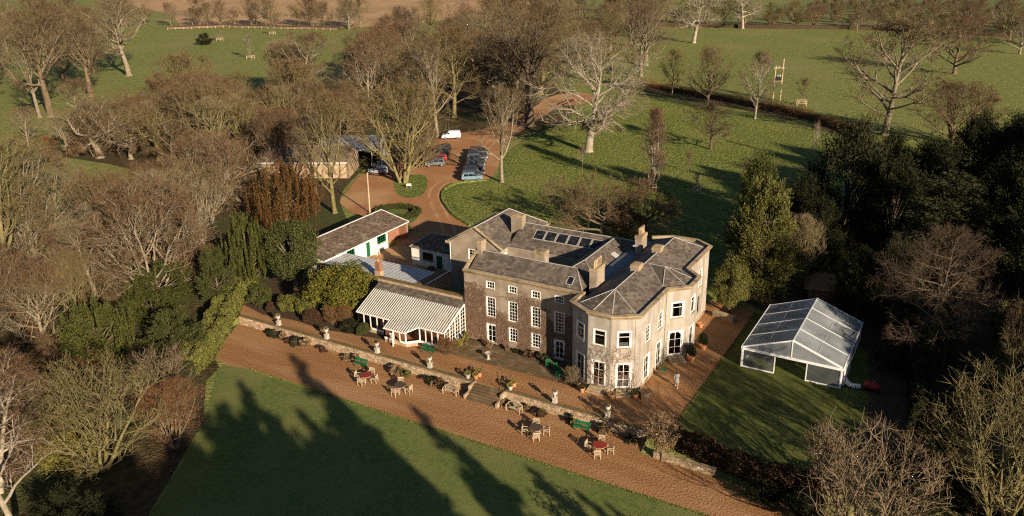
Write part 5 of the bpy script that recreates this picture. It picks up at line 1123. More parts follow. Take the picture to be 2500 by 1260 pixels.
# ------------------------------------------------------------------ hedges
def hedge(name, pts, wid, hgt, m, label, n_per_m=260, leaf=.09, twig=False, z=0., seed=1, zf=None, round_=.25, core=True, corem='lf_dark'):
    rg = np.random.default_rng(seed); A = np.array(pts, float); L = np.linalg.norm(np.diff(A, axis=0), axis=1); tot = L.sum(); n = int(tot * n_per_m)
    s = rg.uniform(0, tot, n); cum = np.concatenate([[0], np.cumsum(L)]); k = np.clip(np.searchsorted(cum, s) - 1, 0, len(L) - 1)
    t = ((s - cum[k]) / L[k])[:, None]; P = A[k] * (1 - t) + A[k + 1] * t; d = (A[k + 1] - A[k]) / L[k][:, None]; nn = np.stack([d[:, 1], -d[:, 0]], 1)
    th = rg.uniform(0, np.pi, n); pw = .45 if not twig else .9; rad = rg.uniform(.8, 1.03, n) if not twig else rg.uniform(.2, 1.05, n)
    bump = 1 + .10 * np.sin(s * 1.7 + seed) + .07 * np.sin(s * 4.1) + (.22 * np.sin(s * .55 + seed * 2) if twig else 0)
    cx = np.sign(np.cos(th)) * np.abs(np.cos(th)) ** pw * wid / 2 * rad * bump; cz = np.abs(np.sin(th)) ** pw * hgt * rad * bump
    lo = rg.uniform(0, 1, n) < .4; cz = np.where(lo & (np.abs(np.cos(th)) > .5), rg.uniform(0, 1, n) * hgt * .8, cz)
    zb = np.array([ground_z(*p) for p in P]) if zf is None else np.array([zf(*p) for p in P])
    C = np.stack([P[:, 0] + nn[:, 0] * cx, P[:, 1] + nn[:, 1] * cx, zb + z + cz], 1)
    if twig:
        D = unit(rg.normal(0, .6, (n, 3)) + np.array([0, 0, .7])); S = unit(np.cross(D, rg.normal(0, 1, (n, 3)))) * .016; Q = C + D * rg.uniform(.3, .9, (n, 1))
        V = np.stack([C - S, C + S, Q], 1).reshape(-1, 3); F = np.arange(len(V)).reshape(-1, 3)
    else:
        a1 = unit(rg.normal(0, 1, (n, 3))); a2 = unit(np.cross(a1, rg.normal(0, 1, (n, 3)))); sz = leaf * rg.uniform(.6, 1.3, (n, 1))
        V = np.stack([C - a1 * sz, C + a2 * sz * .5, C + a1 * sz, C - a2 * sz * .5], 1).reshape(-1, 3); F = np.arange(len(V)).reshape(-1, 4)
    e_ = empty(name, (0, 0, 0), 0, label, 'hedge')
    mesh_obj('foliage', np_mesh('foliage', V, [F]), m, e_)
    if core:
        f = .72 if not twig else .5
        pr = [(wid / 2 * f, 0), (wid / 2 * f, hgt * f * .8), (wid / 2 * f * .7, hgt * f), (-wid / 2 * f * .7, hgt * f), (-wid / 2 * f, hgt * f * .8), (-wid / 2 * f, 0)]
        cpts = [tuple(p) for p in pts]
        if cpts[0] != cpts[-1] and not (abs(cpts[0][0] - cpts[-1][0]) < .01):
            a0, a1, b1, b0 = Vector(cpts[0]), Vector(cpts[1]), Vector(cpts[-2]), Vector(cpts[-1]); cpts[0] = tuple(a0 + (a1 - a0).normalized() * min(.4 * wid, (a1 - a0).length * .8)); cpts[-1] = tuple(b0 + (b1 - b0).normalized() * min(.4 * wid, (b1 - b0).length * .8))
        cm = sweep(cpts, pr)
        cm.v = [(x, y, zz + z + (ground_z(x, y) if zf is None else zf(x, y))) for x, y, zz in cm.v]
        cm.build('inner_branches', corem if not twig else 'tw_dark', e_)
    return e_
hedge('clipped_hedge', smooth_poly([(-33.2, -1.4), (-31.9, -5.0), (-29.3, -9.2), (-27.0, -13.0), (-24.7, -17.0), (-23.6, -19.4)], 2, False), 3.0, 2.2, 'lf_hedge', 'sunlit clipped hedge running down the left end of the gravel', 1700, .12, seed=3)
ring = [(-36 + 3.4 * math.cos(a * math.pi / 10), 34.3 + 3.0 * math.sin(a * math.pi / 10)) for a in range(21)]
hedge('ring_hedge', ring, 1.5, .8, 'lf_yew', 'low clipped ring hedge behind the cottage roof', 500, .08, seed=4, core=True)
hedge('drive_hedge', smooth_poly([(-28.5, 27.5), (-33, 29.3), (-38.5, 31.2)], 1, False), 1.6, 1.0, 'lf_hedge', 'low clipped hedge along the back of the cottage', 500, .08, seed=5)
hedge('park_hedge', smooth_poly([(-48, 170), (-38, 166), (-26, 160), (-10, 153), (4, 146), (12, 138), (18, 131), (24, 126)], 1, False), 2.6, 2.0, 'tw_rust', 'dark brown winter hedge crossing the park below the far field', 420, twig=True, seed=6)
hedge('far_field_hedge', [(-140, 336), (-100, 342), (-50, 349), (-8, 359), (42, 348), (80, 349)], 4.5, 3.2, 'tw_red', 'far winter hedge along the top of the right field', 130, twig=True, seed=7)
hedge('stubble_hedge', [(-346, 236), (-322, 256), (-283, 262), (-250, 268)], 4.5, 2.8, 'tw_red', 'far winter hedge between the left field and the stubble', 130, twig=True, seed=8)
hedge('brown_hedge', smooth_poly([(26.8, -7.2), (30, -7.8), (33, -8.6), (36.5, -9.0), (39.5, -8.4), (41.5, -6.5)], 1, False), 2.0, 1.7, 'lf_brown', 'shaded russet hedge below the marquee lawn', 1000, .09, seed=9, zf=lambda x, y: -.6)
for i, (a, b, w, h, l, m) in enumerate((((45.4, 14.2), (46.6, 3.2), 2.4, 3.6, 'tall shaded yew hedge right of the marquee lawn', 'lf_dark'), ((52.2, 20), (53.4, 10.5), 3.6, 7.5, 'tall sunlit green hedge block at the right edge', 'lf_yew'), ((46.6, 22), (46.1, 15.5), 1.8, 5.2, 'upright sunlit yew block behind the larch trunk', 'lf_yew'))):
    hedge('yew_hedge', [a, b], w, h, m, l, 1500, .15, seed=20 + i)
# beds: clipped domes, shrubs and stems along the terrace
beds = [('bush', -28.6, -3.4, 2.5, 3.0, 'dark rounded shrub at the far left end of the terrace bed', 'lf_holm'), ('bush', -23.6, -3.2, 2.2, 3.4, 'olive rounded shrub second from the left in the terrace bed', 'lf_hedge'),
        ('bush', -21.0, -3.2, 2.3, 2.8, 'olive rounded shrub third from the left in the terrace bed', 'lf_hedge'), ('bush', -26.0, -4.4, 1.2, 1.4, 'small dark red dome shrub at the left of the terrace bed', 'lf_brown'),
        ('bush', -19.2, -4.2, 1.6, 2.6, 'purple-brown dome shrub at the edge of the terrace gravel', 'lf_brown'), ('bush', -13.6, -4.0, 1.4, 2.2, 'brown-green low shrub left of the conservatory', 'lf_dark'),
        ('bush', -11.7, -3.9, 1.3, 2.0, 'grey-green low shrub against the conservatory wall', 'lf_holm')]
for k, u, v, h, w, l, m in beds: P_(k, u, v, h, w, l, 'bark_dark', m, 'bed_shrub', 'shrub', 'shrubs in the terrace bed', ev=True, z=0)
for u, v, h, w, l, tw in ((-16.6, -3.6, 2.2, 2.2, 'tan dry stems left of the purple dome shrub end', 'tw_rust'), (-14.8, -3.2, 2.4, 2.0, 'orange dry stems beside the conservatory', 'tw_rust'), (-22.8, -1.6, 2.8, 2.4, 'tan stems behind the olive shrubs', 'tw_tan'), (-.2, -3.6, 1.7, 2.4, 'brown twiggy bush at the conservatory corner by the green bench', 'tw_rust'), (14.5, -2.6, 1.6, 1.9, 'sunlit tan twiggy bush against the bay', 'tw_pale')):
    P_('shrubB', u, v, h, w, l, 'bark_mid', tw, 'twiggy_bush', 'bush', z=0)
PR = random.Random(9)
bp_ = []
for i in range(30):
    u = PR.uniform(-24, 5) if i < 18 else PR.uniform(9.8, 23.5)
    bp_.append((u, 'wall')); o = P_('perennial', u, PR.uniform(-8.35, -7.75), PR.uniform(.5, 1.1), PR.uniform(.9, 1.9), 'straggly border plant at the foot of the terrace wall', 'bark_dark', PR.choice(['lf_dead', 'lf_dead', 'lf_dark', 'lf_hedge', 'lf_brown']), 'border_plant', 'plant', 'border plants under the terrace wall', ev=True, z=-1.01); bp_[-1] = o
for k, o in enumerate(sorted(bp_, key=lambda o: o.location.x)): o['label'] = 'straggly border plant, %s from left under terrace wall %s stairs' % ((ORD[k], 'left of') if k < 18 else (ORD[k - 18], 'right of'))
bp_ = []
for i in range(12):
    o = P_('perennial', PR.uniform(0, 10.5), PR.uniform(.1, .75), PR.uniform(.5, .9), PR.uniform(.8, 1.3), 'dry border plant at the foot of the creeper-clad front', 'bark_dark', PR.choice(['lf_dead', 'lf_brown', 'lf_dark']), 'border_plant', 'plant', 'plants under the garden front', ev=True, z=.02); bp_.append(o)
for k, o in enumerate(sorted(bp_, key=lambda o: o.location.x)): o['label'] = 'dry border plant, %s from left at foot of creeper-clad front' % ORD[k]
for (u, v), l in zip(((-.2, -1.5), (.2, -.6), (-.3, .2)), ('nearest the terrace', 'in the middle', 'nearest the house')):
    P_('perennial', u, v, 1.1, 1.1, 'yellow-green plant %s beside the conservatory end wall' % l, 'bark_dark', 'lf_gold', 'border_plant', 'plant', 'plants by the conservatory end', ev=True, z=.02)

# ------------------------------------------------------------------ creeper on the garden front
def creeper(v_wall, u0, u1, zmax, n, seed, label, name='creeper', a=None, b=None):
    rg = random.Random(seed); mb_v, mb_f = [], []
    def seg_(x, z, x2, z2, r, y, y2):
        dx, dz = x2 - x, z2 - z; l = math.hypot(dx, dz) or 1; px, pz = -dz / l * r, dx / l * r; k = len(mb_v)
        mb_v.extend([(x - px, y, z - pz), (x, y - r * 1.4, z), (x + px, y, z + pz), (x2 - px, y2, z2 - pz), (x2, y2 - r * 1.4, z2), (x2 + px, y2, z2 + pz)])
        mb_f.extend([(k, k + 1, k + 4, k + 3), (k + 1, k + 2, k + 5, k + 4)])
    wins = [(c - .15, c + 1.15, z0 - .1, z1 + .1) for c in cols for z0, z1 in ((6.68, 7.48), (3.28, 5.62), (.1, 2.45))] if a is None else []
    for i in range(n):
        x = rg.uniform(u0, u1); z = rg.uniform(.1, .6) if i % 3 == 0 else rg.uniform(.2, zmax * .95); ang = math.pi / 2 + rg.gauss(0, .5); r = rg.uniform(.006, .022) if i % 9 else .042
        lim = zmax * (.78 + .22 * math.sin(x * .9 + 1) + rg.uniform(-.08, .08))
        y = -.015 - rg.uniform(0, .04)
        for k in range(rg.randint(6, 16)):
            ang += rg.gauss(0, .42); ang += (math.pi / 2 - ang) * .07; st = rg.uniform(.14, .34); x2, z2 = x + math.cos(ang) * st, z + math.sin(ang) * st; r2 = r * .9
            if not (u0 < x2 < u1) or z2 > lim or z2 < .08 or any(w[0] < x2 < w[1] and w[2] < z2 < w[3] for w in wins): ang += 1.3; continue
            y2 = -.015 - rg.uniform(0, .05); seg_(x, z, x2, z2, r, y, y2)
            for _ in range(2):
                an = ang + rg.choice([-1, 1]) * rg.uniform(.5, 1.4); l = rg.uniform(.08, .26); q = rg.random(); xs_, zs_ = x + (x2 - x) * q, z + (z2 - z) * q
                seg_(xs_, zs_, xs_ + math.cos(an) * l, zs_ + math.sin(an) * l, .007, y, -.02 - rg.uniform(0, .07))
            x, z, r, y = x2, z2, r2, y2
    V = np.array(mb_v); 
    me = np_mesh('creeper', V, [np.array(mb_f)]); o = mesh_obj(name, me, 'creeper'); tag(o, label, 'climber')
    if a is None: o.location = (0, v_wall, 0)
    else: place(o, a, b)
    return o
creeper(1.19, -.75, 13.5, 6.7, 1250, 3, 'leafless reddish creeper covering the garden front of the house')
for i, (s_, l_) in enumerate(((2, 'thin leafless creeper on the front face of the canted bay'), (3, 'thin leafless creeper on the right-hand face of the canted bay'))):
    creeper(0, .05, L_(s_) - .05, 4.9, 30, 30 + i, l_, 'creeper', ER[s_], ER[s_ + 1])
# a climbing rose stem bed below the windows
# ------------------------------------------------------------------ terrace: paving, wall, stairs
pv = MB().box(-.5, 15.2, -3.15, 1.19, 0.004, .02).build('paving', 'soil'); pv['kind'] = 'structure'
me_cache = {}
y = -3.1
while y < 1.0:
    dy = PR.choice([.55, .65, .75]); x = -.45 + PR.uniform(0, .3)
    while x < 14.9:
        dx = PR.choice([.6, .8, .95, 1.1]); key = (dx, dy)
        if y + dy < 1.15 and x + dx < 15.15 and not (y + dy > -2.9 and x + dx > 13.3 + 0) and not (y > .1 and x < 10.8 and PR.random() < .6):
            if key not in me_cache: me_cache[key] = MB().frust(dx / 2, dy / 2, 0, .05, dx / 2 - .03, dy / 2 - .03, dx / 2 - .05, dy / 2 - .05).mesh('paving_slab')
            mesh_obj('paving_slab', me_cache[key], 'slab', pv, (x, y, .012 + PR.uniform(0, .015)))
        x += dx
    y += dy
def stone_face(u0, u1, z0, z1, v, seed, name='stone'):
    rg = random.Random(seed); mb = MB(); z = z0
    while z < z1 - .06:
        hh = min(rg.uniform(.12, .24), z1 - z); u = u0
        while u < u1 - .08:
            ww = min(rg.uniform(.18, .5), u1 - u); pr = rg.uniform(.02, .08); g_ = .015
            a, b, c, d = u + g_, u + ww - g_, z + g_, z + hh - g_; jx = [rg.uniform(-.02, .02) for _ in range(8)]
            mb.add([(a, v, c), (b, v, c), (b, v, d), (a, v, d), (a + .02 + jx[0], v - pr, c + .02 + jx[1]), (b - .02 + jx[2], v - pr, c + .02 + jx[3]), (b - .02 + jx[4], v - pr, d - .02 + jx[5]), (a + .02 + jx[6], v - pr, d - .02 + jx[7])], [(4, 5, 6, 7), (0, 1, 5, 4), (1, 2, 6, 5), (2, 3, 7, 6), (3, 0, 4, 7)])
            u += ww
        z += hh
    return mb
tw_l = ('rough stone terrace wall from the hedge to the garden stairs', 'rough stone terrace wall right of the garden stairs')
for i, (u0, u1) in enumerate(((-28.4, 5.7), (9.35, 24.6))):
    o = MB().box(u0, u1, -7.3, -6.9, -1.1, .04).build('terrace_wall', 'rubble'); tag(o, tw_l[i], 'wall')
    stone_face(u0, u1, -1.02, .03, -7.3, 50 + i).build('stone', 'rubble', o, kind='stuff')
    u = u0
    while u < u1 - .1:
        w = min(PR.uniform(.7, 1.2), u1 - u)
        MB().frust(u + w / 2, -7.1, .042, .13 + PR.uniform(0, .02), w / 2 - .008, .27, w / 2 - .02, .25).build('coping_stone', 'mossy', o); u += w
lw2 = MB().box(26.0, 31.6, -9.55, -9.25, -1.1, -.3).build('bank_wall', 'stone'); tag(lw2, 'short pale stone retaining wall behind the olive-grey tree', 'wall')
stone_face(26.0, 31.6, -1.02, -.3, -9.55, 60).build('stone', 'rubble', lw2, kind='stuff')
stairs = empty('garden_stairs', (7.5, -7.3, -1), 0, 'broad shallow stone stairs through the terrace wall', 'stairs')
for i in range(6):
    for k in range(4): MB().box(-1.75 + k * .87, -1.75 + k * .87 + .86, -1.78 + i * .3, -1.78 + i * .3 + (.3 if i < 5 else .32), .0, .165 * (i + 1) + PR.uniform(-.006, .006)).build('tread', 'slab', stairs)
for sx in (-1.98, 1.76):
    MB().box(sx, sx + .22, -1.8, .3, 0, .5).box(sx, sx + .22, -.9, .3, .5, 1.06).build('cheek_wall', 'rubble', stairs)
for (x, y_), tl2 in (((5.55, -5.4), 0), ((9.05, -5.6), 0)):
    hr = MB().tube([(x, y_, 0), (x, y_, 1.0), (x + .02, y_ - 1.9, .15)], .025, 5).tube([(x, y_ - 1.9, 0), (x, y_ - 1.9, .9)], .025, 5).build('handrail', 'iron'); tag(hr, 'thin iron handrail at the left side of the garden stairs' if x < 7 else 'thin iron handrail at the right side of the garden stairs', 'handrail')

# ------------------------------------------------------------------ urns, pots, garden furniture
def make_urn(loc, label, bush=True):
    e_ = empty('stone_urn', loc, PR.uniform(-.1, .1), label, 'urn', 'stone urns along the terrace wall')
    MB().box(-.24, .24, -.24, .24, 0, .1).box(-.19, .19, -.19, .19, .1, .5).box(-.24, .24, -.24, .24, .5, .58).build('pedestal', 'urn', e_)
    MB().lathe([(.15, .58), (.08, .66), (.07, .74), (.16, .84), (.25, .98), (.26, 1.08), (.22, 1.15), (.30, 1.2), (.30, 1.25), (.2, 1.22)], 12).build('bowl', 'urn', e_, smooth=True)
    t_ = mesh_obj('planting', E_['perennial'][1], None, e_, (0, 0, 1.18)); t_.scale = (.55, .55, .45); obj_mat(t_, PR.choice(['lf_dark', 'lf_dead', 'lf_holm']))
    return e_
UL = ['stone urn on the terrace wall nearest the clipped hedge', 'stone urn on the terrace wall second from the hedge', 'stone urn on the terrace wall in front of the conservatory door', 'stone urn on the terrace wall in front of the conservatory end', 'stone urn on the terrace wall right of the stairs', 'stone urn on the terrace wall beyond the canted bay, in dappled shade']
for (u, v), l in zip(((-22, -6.95), (-14.5, -6.95), (-7.2, -6.95), (-.1, -6.95), (14.8, -6.95), (20.4, -6.95)), UL): make_urn((u, v, .12), l)
def pot(loc, r, h, plant_, label, pm='lf_dark', ph=.8, m='terracotta'):
    e_ = empty('flower_pot', loc, 0, label, 'pot')
    MB().lathe([(r * .62, 0), (r * .95, h * .85), (r * 1.08, h * .85), (r * 1.08, h), (r * .9, h), (r * .85, h * .9)], 12).build('pot', m, e_)
    if plant_:
        t_ = mesh_obj('plant', E_[plant_][1], None, e_, (0, 0, h * .9)); hp_ = E_[plant_][2]; wp = E_[plant_][3]; t_.scale = (r * 3.2 / wp, r * 3.2 / wp, ph / hp_); obj_mat(t_, pm)
    return e_
pot((16.2, -3.7, .01), .3, .5, 'perennial', 'terracotta pot left of the canted bay steps', ph=.4)
pot((19.35, -3.55, .01), .32, .55, 'perennial', 'terracotta pot between the two bay steps', 'lf_dead', .3)
pot((21.3, -2.3, .01), .3, .5, 'perennial', 'terracotta pot right of the bay steps', 'lf_holm', .4)
pot((23.6, 7.6, .01), .42, .6, 'bush', 'terracotta pot with clipped ball shrub beside the east steps', 'lf_dark', 1.5)
pot((23.9, 10.9, .01), .4, .55, 'bush', 'terracotta pot with ball shrub behind the first ball shrub', 'lf_dark', 1.4)
pot((21.9, 16.1, .01), .32, .5, None, 'empty terracotta pot at the far end of the east front', )
SP = [(4.7, -6.95, .13, 'pale pot left of the stairs on the terrace wall'), (5.35, -6.5, .02, 'orange planted pot beside the left stair pier'), (5.45, -5.9, .02, 'planted pot on the upper left side of the stairs'), (9.65, -6.0, .02, 'planted pot on the upper right side of the stairs'), (9.75, -6.9, .13, 'pale pot on the wall right of the stairs')]
for x, y_, z_, l in SP: pot((x, y_, z_), .28, .45, 'perennial', l, 'lf_gold', .4, 'urn' if 'pale' in l else 'terracotta')
pot((2.0, .6, .02), .25, .4, None, 'small orange pot at the foot of the creeper')
bb_ = empty('bird_bath', (4.3, -2.3, .02), 0, 'white stone bird bath on the paving before the creeper-clad front', 'bird bath')
MB().lathe([(.24, 0), (.24, .08), (.14, .12), (.11, .5), (.16, .62)], 10).build('pedestal', 'urn', bb_, smooth=False); MB().lathe([(.12, .62), (.34, .74), (.36, .8), (.32, .8), (.1, .7)], 14).build('bowl', 'urn', bb_)
bx = empty('storage_box', (22.1, -1.7, .0), R(42), 'dark grey storage box by the corner of the canted bay', 'box')
MB().box(-.55, .55, -.4, .4, 0, .62).build('body', 'wood', bx); MB().box(-.6, .6, -.45, .45, .622, .72).build('lid', 'wood', bx)
pb = empty('planter_bench', (23.6, 19.6, 0), R(-12), 'pale stone planter under the round evergreen', 'planter')
MB().box(-1.3, 1.3, -.35, .35, 0, .55).build('body', 'stone', pb); MB().box(-1.35, 1.35, -.4, .4, .552, .65).build('coping', 'stone', pb)

def chair(loc, rz, label, m='teak'):
    e_ = empty('garden_chair', loc, rz, label, 'chair', 'wooden chairs round the lower gravel tables')
    for k in range(4): MB().box(-.27, .27, -.26 + k * .135, -.26 + k * .135 + .11, .42, .45).build('seat_slat', m, e_)
    for sx in (-1, 1):
        MB().box(sx * .27 - .03, sx * .27 + .03, -.29, -.23, 0, .64).build('leg', m, e_); MB().box(sx * .27 - .03, sx * .27 + .03, .24, .30, 0, .95).build('leg', m, e_)
        MB().box(sx * .27 - .035, sx * .27 + .035, -.3, .26, .642, .68).build('armrest', m, e_)
    MB().box(-.24, .24, .25, .29, .86, .95).build('back_rail', m, e_); MB().box(-.24, .24, .25, .29, .50, .56).build('back_rail', m, e_)
    for k in range(6): MB().box(-.2 + k * .075, -.2 + k * .075 + .04, .255, .285, .56, .86).build('back_slat', m, e_)
    MB().box(-.25, .25, -.02, .02, .16, .2).build('stretcher', m, e_)
    return e_
def table(loc, label, top, r=.62):
    e_ = empty('garden_table', loc, 0, label, 'table', 'round tables on the lower gravel')
    MB().lathe([(r, .70), (r + .02, .72), (r + .02, .75), (r, .765)], 20).build('table_top', top, e_)
    MB().lathe([(r - .03, .64), (r - .03, .698)], 20).build('apron', 'teak', e_)
    for k in range(4):
        a = k * math.pi / 2 + .5; MB().beam((math.cos(a) * .1, math.sin(a) * .1, .62), (math.cos(a) * (r - .1), math.sin(a) * (r - .1), 0), .05, .06).build('leg', 'teak', e_)
    return e_
tabs = [(-5.6, -10.9, 'red', 'round table with red top at the left end of the lower gravel', 4, .3), (-1.1, -10.9, 'darktop', 'round dark-topped table second from the left on the lower gravel', 3, .2), (15.0, -11.2, 'darktop', 'round dark-topped table right of the stairs', 4, 1.0), (21.4, -10.9, 'red', 'round table with red cover at the right end of the lower gravel', 4, .5)]
cl = ['leftmost red', 'left dark-topped', 'right dark-topped', 'rightmost red']
sidew = ['on the side nearest the lawn', 'on the right side', 'on the wall side', 'on the left side']
for ti, (x, y_, m_, l, n, a0) in enumerate(tabs):
    table((x, y_, -1.01), l, m_)
    for k in range(n):
        a = -math.pi / 2 + a0 * .5 + k * 2 * math.pi / 4; rr = 1.0
        if n == 3 and k == 2: a += .5
        chair((x + rr * math.cos(a), y_ + rr * math.sin(a), -1.01), a - math.pi / 2 + PR.uniform(-.25, .25), 'pale wooden chair at the %s table %s' % (cl[ti], sidew[k]))
def green_bench(loc, rz, label):
    e_ = empty('green_bench', loc, rz, label, 'bench', 'green painted benches')
    for k in range(2): MB().box(-.85, .85, -.22 + k * .22, -.22 + k * .22 + .2, .42, .46).build('seat_plank', 'green', e_)
    for k in range(2): MB().box(-.85, .85, .25, .28, .58 + k * .17, .72 + k * .17).build('back_plank', 'green', e_)
    for sx in (-.6, .6):
        MB().box(sx - .03, sx + .03, -.2, -.14, 0, .42).build('leg', 'dkgreen', e_); MB().box(sx - .03, sx + .03, .2, .25, 0, .88).build('leg', 'dkgreen', e_)
    return e_
green_bench((-8.2, -8.75, -1.01), R(2), 'bright green bench against the terrace wall behind the leftmost red table')
green_bench((18.5, -8.6, -1.01), R(3), 'bright green bench against the terrace wall right of the stairs')
green_bench((-2.3, -4.2, .01), R(0), 'bright green bench on the upper terrace below the conservatory')
def wood_bench(loc, rz, label):
    e_ = empty('wooden_bench', loc, rz, label, 'bench', 'curved-back wooden benches')
    for k in range(4): MB().box(-.78, .78, -.26 + k * .13, -.26 + k * .13 + .11, .42, .45).build('seat_slat', 'teak', e_)
    mb = MB(); n = 12
    pts = [(-.78 + 1.56 * i / n, .28, .72 + .36 * math.sin(math.pi * i / n) ** 1.2) for i in range(n + 1)]
    for a, b in zip(pts, pts[1:]): mb.beam(a, b, .05, .08)
    mb.box(-.78, .78, .26, .30, .5, .56); mb.build('back_rail', 'teak', e_)
    for i in range(1, 12): MB().box(pts[i][0] - .02, pts[i][0] + .02, .265, .295, .56, pts[i][2]).build('back_slat', 'teak', e_)
    for sx in (-.78, .78):
        MB().box(sx - .035, sx + .035, -.29, -.22, 0, .64).build('leg', 'teak', e_); MB().box(sx - .035, sx + .035, .24, .31, 0, .74).build('leg', 'teak', e_); MB().box(sx - .04, sx + .04, -.32, .28, .642, .69).build('armrest', 'teak', e_)
    return e_
wood_bench((3.8, -8.9, -1.01), R(4), 'pale curved-back bench left of the garden stairs')
wood_bench((11.2, -8.7, -1.01), R(-2), 'pale curved-back bench right of the garden stairs')
def green_chair(loc, rz, label):
    e_ = empty('green_chair', loc, rz, label, 'chair', 'green garden chairs by the house')
    MB().frust(0, 0, .40, .44, .24, .24, .24, .24).build('seat', 'green', e_)
    for k in range(4): MB().box(-.2 + k * .115, -.2 + k * .115 + .07, .2, .23, .47, .85).build('back_slat', 'green', e_)
    MB().box(-.24, .24, .195, .235, .85, .92).build('back_rail', 'green', e_)
    for sx in (-1, 1):
        MB().box(sx * .26 - .025, sx * .26 + .025, -.24, .22, .6, .635).build('armrest', 'green', e_)
        for sy in (-1, 1): MB().box(sx * .24 - .025, sx * .24 + .025, sy * .22 - .025, sy * .22 + .025, 0, .6 if sy < 0 else .9).build('leg', 'dkgreen', e_)
    return e_
green_chair((10.9, -.9, .06), .4, 'green chair on the paving nearest the garden front')
green_chair((12.1, -1.3, .06), 1.2, 'green chair in the middle on the shaded paving')
green_chair((12.9, -2.3, .06), -.4, 'green chair at the paving edge in front of the bay')
green_chair((21.95, 3.8, .01), 1.9, 'green folding chair leaning at the base of the east front')
# ------------------------------------------------------------------ person crossing the gravel
def person(loc, rz):
    e_ = empty('person', loc, rz, 'person in a grey dress and pale shoes walking over the gravel by the east front', 'person')
    J = [(0, 0, .95), (0, 0, 1.15), (0, .0, 1.38), (0, .0, 1.47), (0, -.01, 1.55), (0, -.01, 1.68),
         (.10, 0, .90), (.11, -.16, .50), (.11, -.13, .08), (.11, -.26, .03), (-.10, 0, .90), (-.11, .10, .50), (-.11, .30, .12), (-.11, .20, .03),
         (.19, 0, 1.38), (.25, .10, 1.12), (.24, .05, .88), (.24, .02, .80), (-.19, 0, 1.38), (-.25, -.10, 1.12), (-.24, -.22, .92), (-.24, -.25, .85)]
    Eg = [(0, 1), (1, 2), (2, 3), (3, 4), (4, 5), (0, 6), (6, 7), (7, 8), (8, 9), (0, 10), (10, 11), (11, 12), (12, 13), (2, 14), (14, 15), (15, 16), (16, 17), (2, 18), (18, 19), (19, 20), (20, 21)]
    Rr = [.14, .12, .14, .055, .085, .08, .085, .06, .04, .035, .085, .06, .04, .035, .06, .042, .032, .03, .06, .042, .032, .03]
    me = bpy.data.meshes.new('body'); me.from_pydata(J, Eg, []); o = mesh_obj('body', me, mat('skin', (.50, .33, .25)), e_)
    sk_ = o.modifiers.new('skin', 'SKIN'); o.modifiers.new('sub', 'SUBSURF').render_levels = 2
    for i, v in enumerate(o.data.skin_vertices[0].data): v.radius = (Rr[i], Rr[i] * (.8 if i < 3 else 1)); v.use_root = (i == 0)
    gm = mat('grey dress', (.20, .20, .20), (.26, .26, .255), 8, bump=.3, bscale=14)
    MB().lathe([(.27, .48), (.25, .62), (.2, .9), (.17, 1.08), (.19, 1.25), (.2, 1.38), (.12, 1.46), (.07, 1.47)], 12).build('dress', gm, e_, smooth=True).scale = (1, .75, 1)
    for sx in (1, -1):
        MB().tube([(sx * .17, 0, 1.39), (sx * .25, sx * .10, 1.12), (sx * .245, sx * .05 - (.16 if sx < 0 else 0), .93)], [.075, .06, .05], 7).build('sleeve', gm, e_, smooth=True)
    MB().lathe([(.02, 1.78), (.085, 1.75), (.11, 1.68), (.11, 1.6), (.1, 1.5), (.06, 1.46)], 10, (0, .025)).build('hair', mat('hair', (.05, .035, .025)), e_, smooth=True)
    for x, y_ in ((.11, -.2), (-.11, .24)): MB().box(x - .05, x + .05, y_ - .13, y_ + .1, 0, .09).build('shoe', 'white', e_)
    return e_
person((24.1, 1.75, .01), R(200))

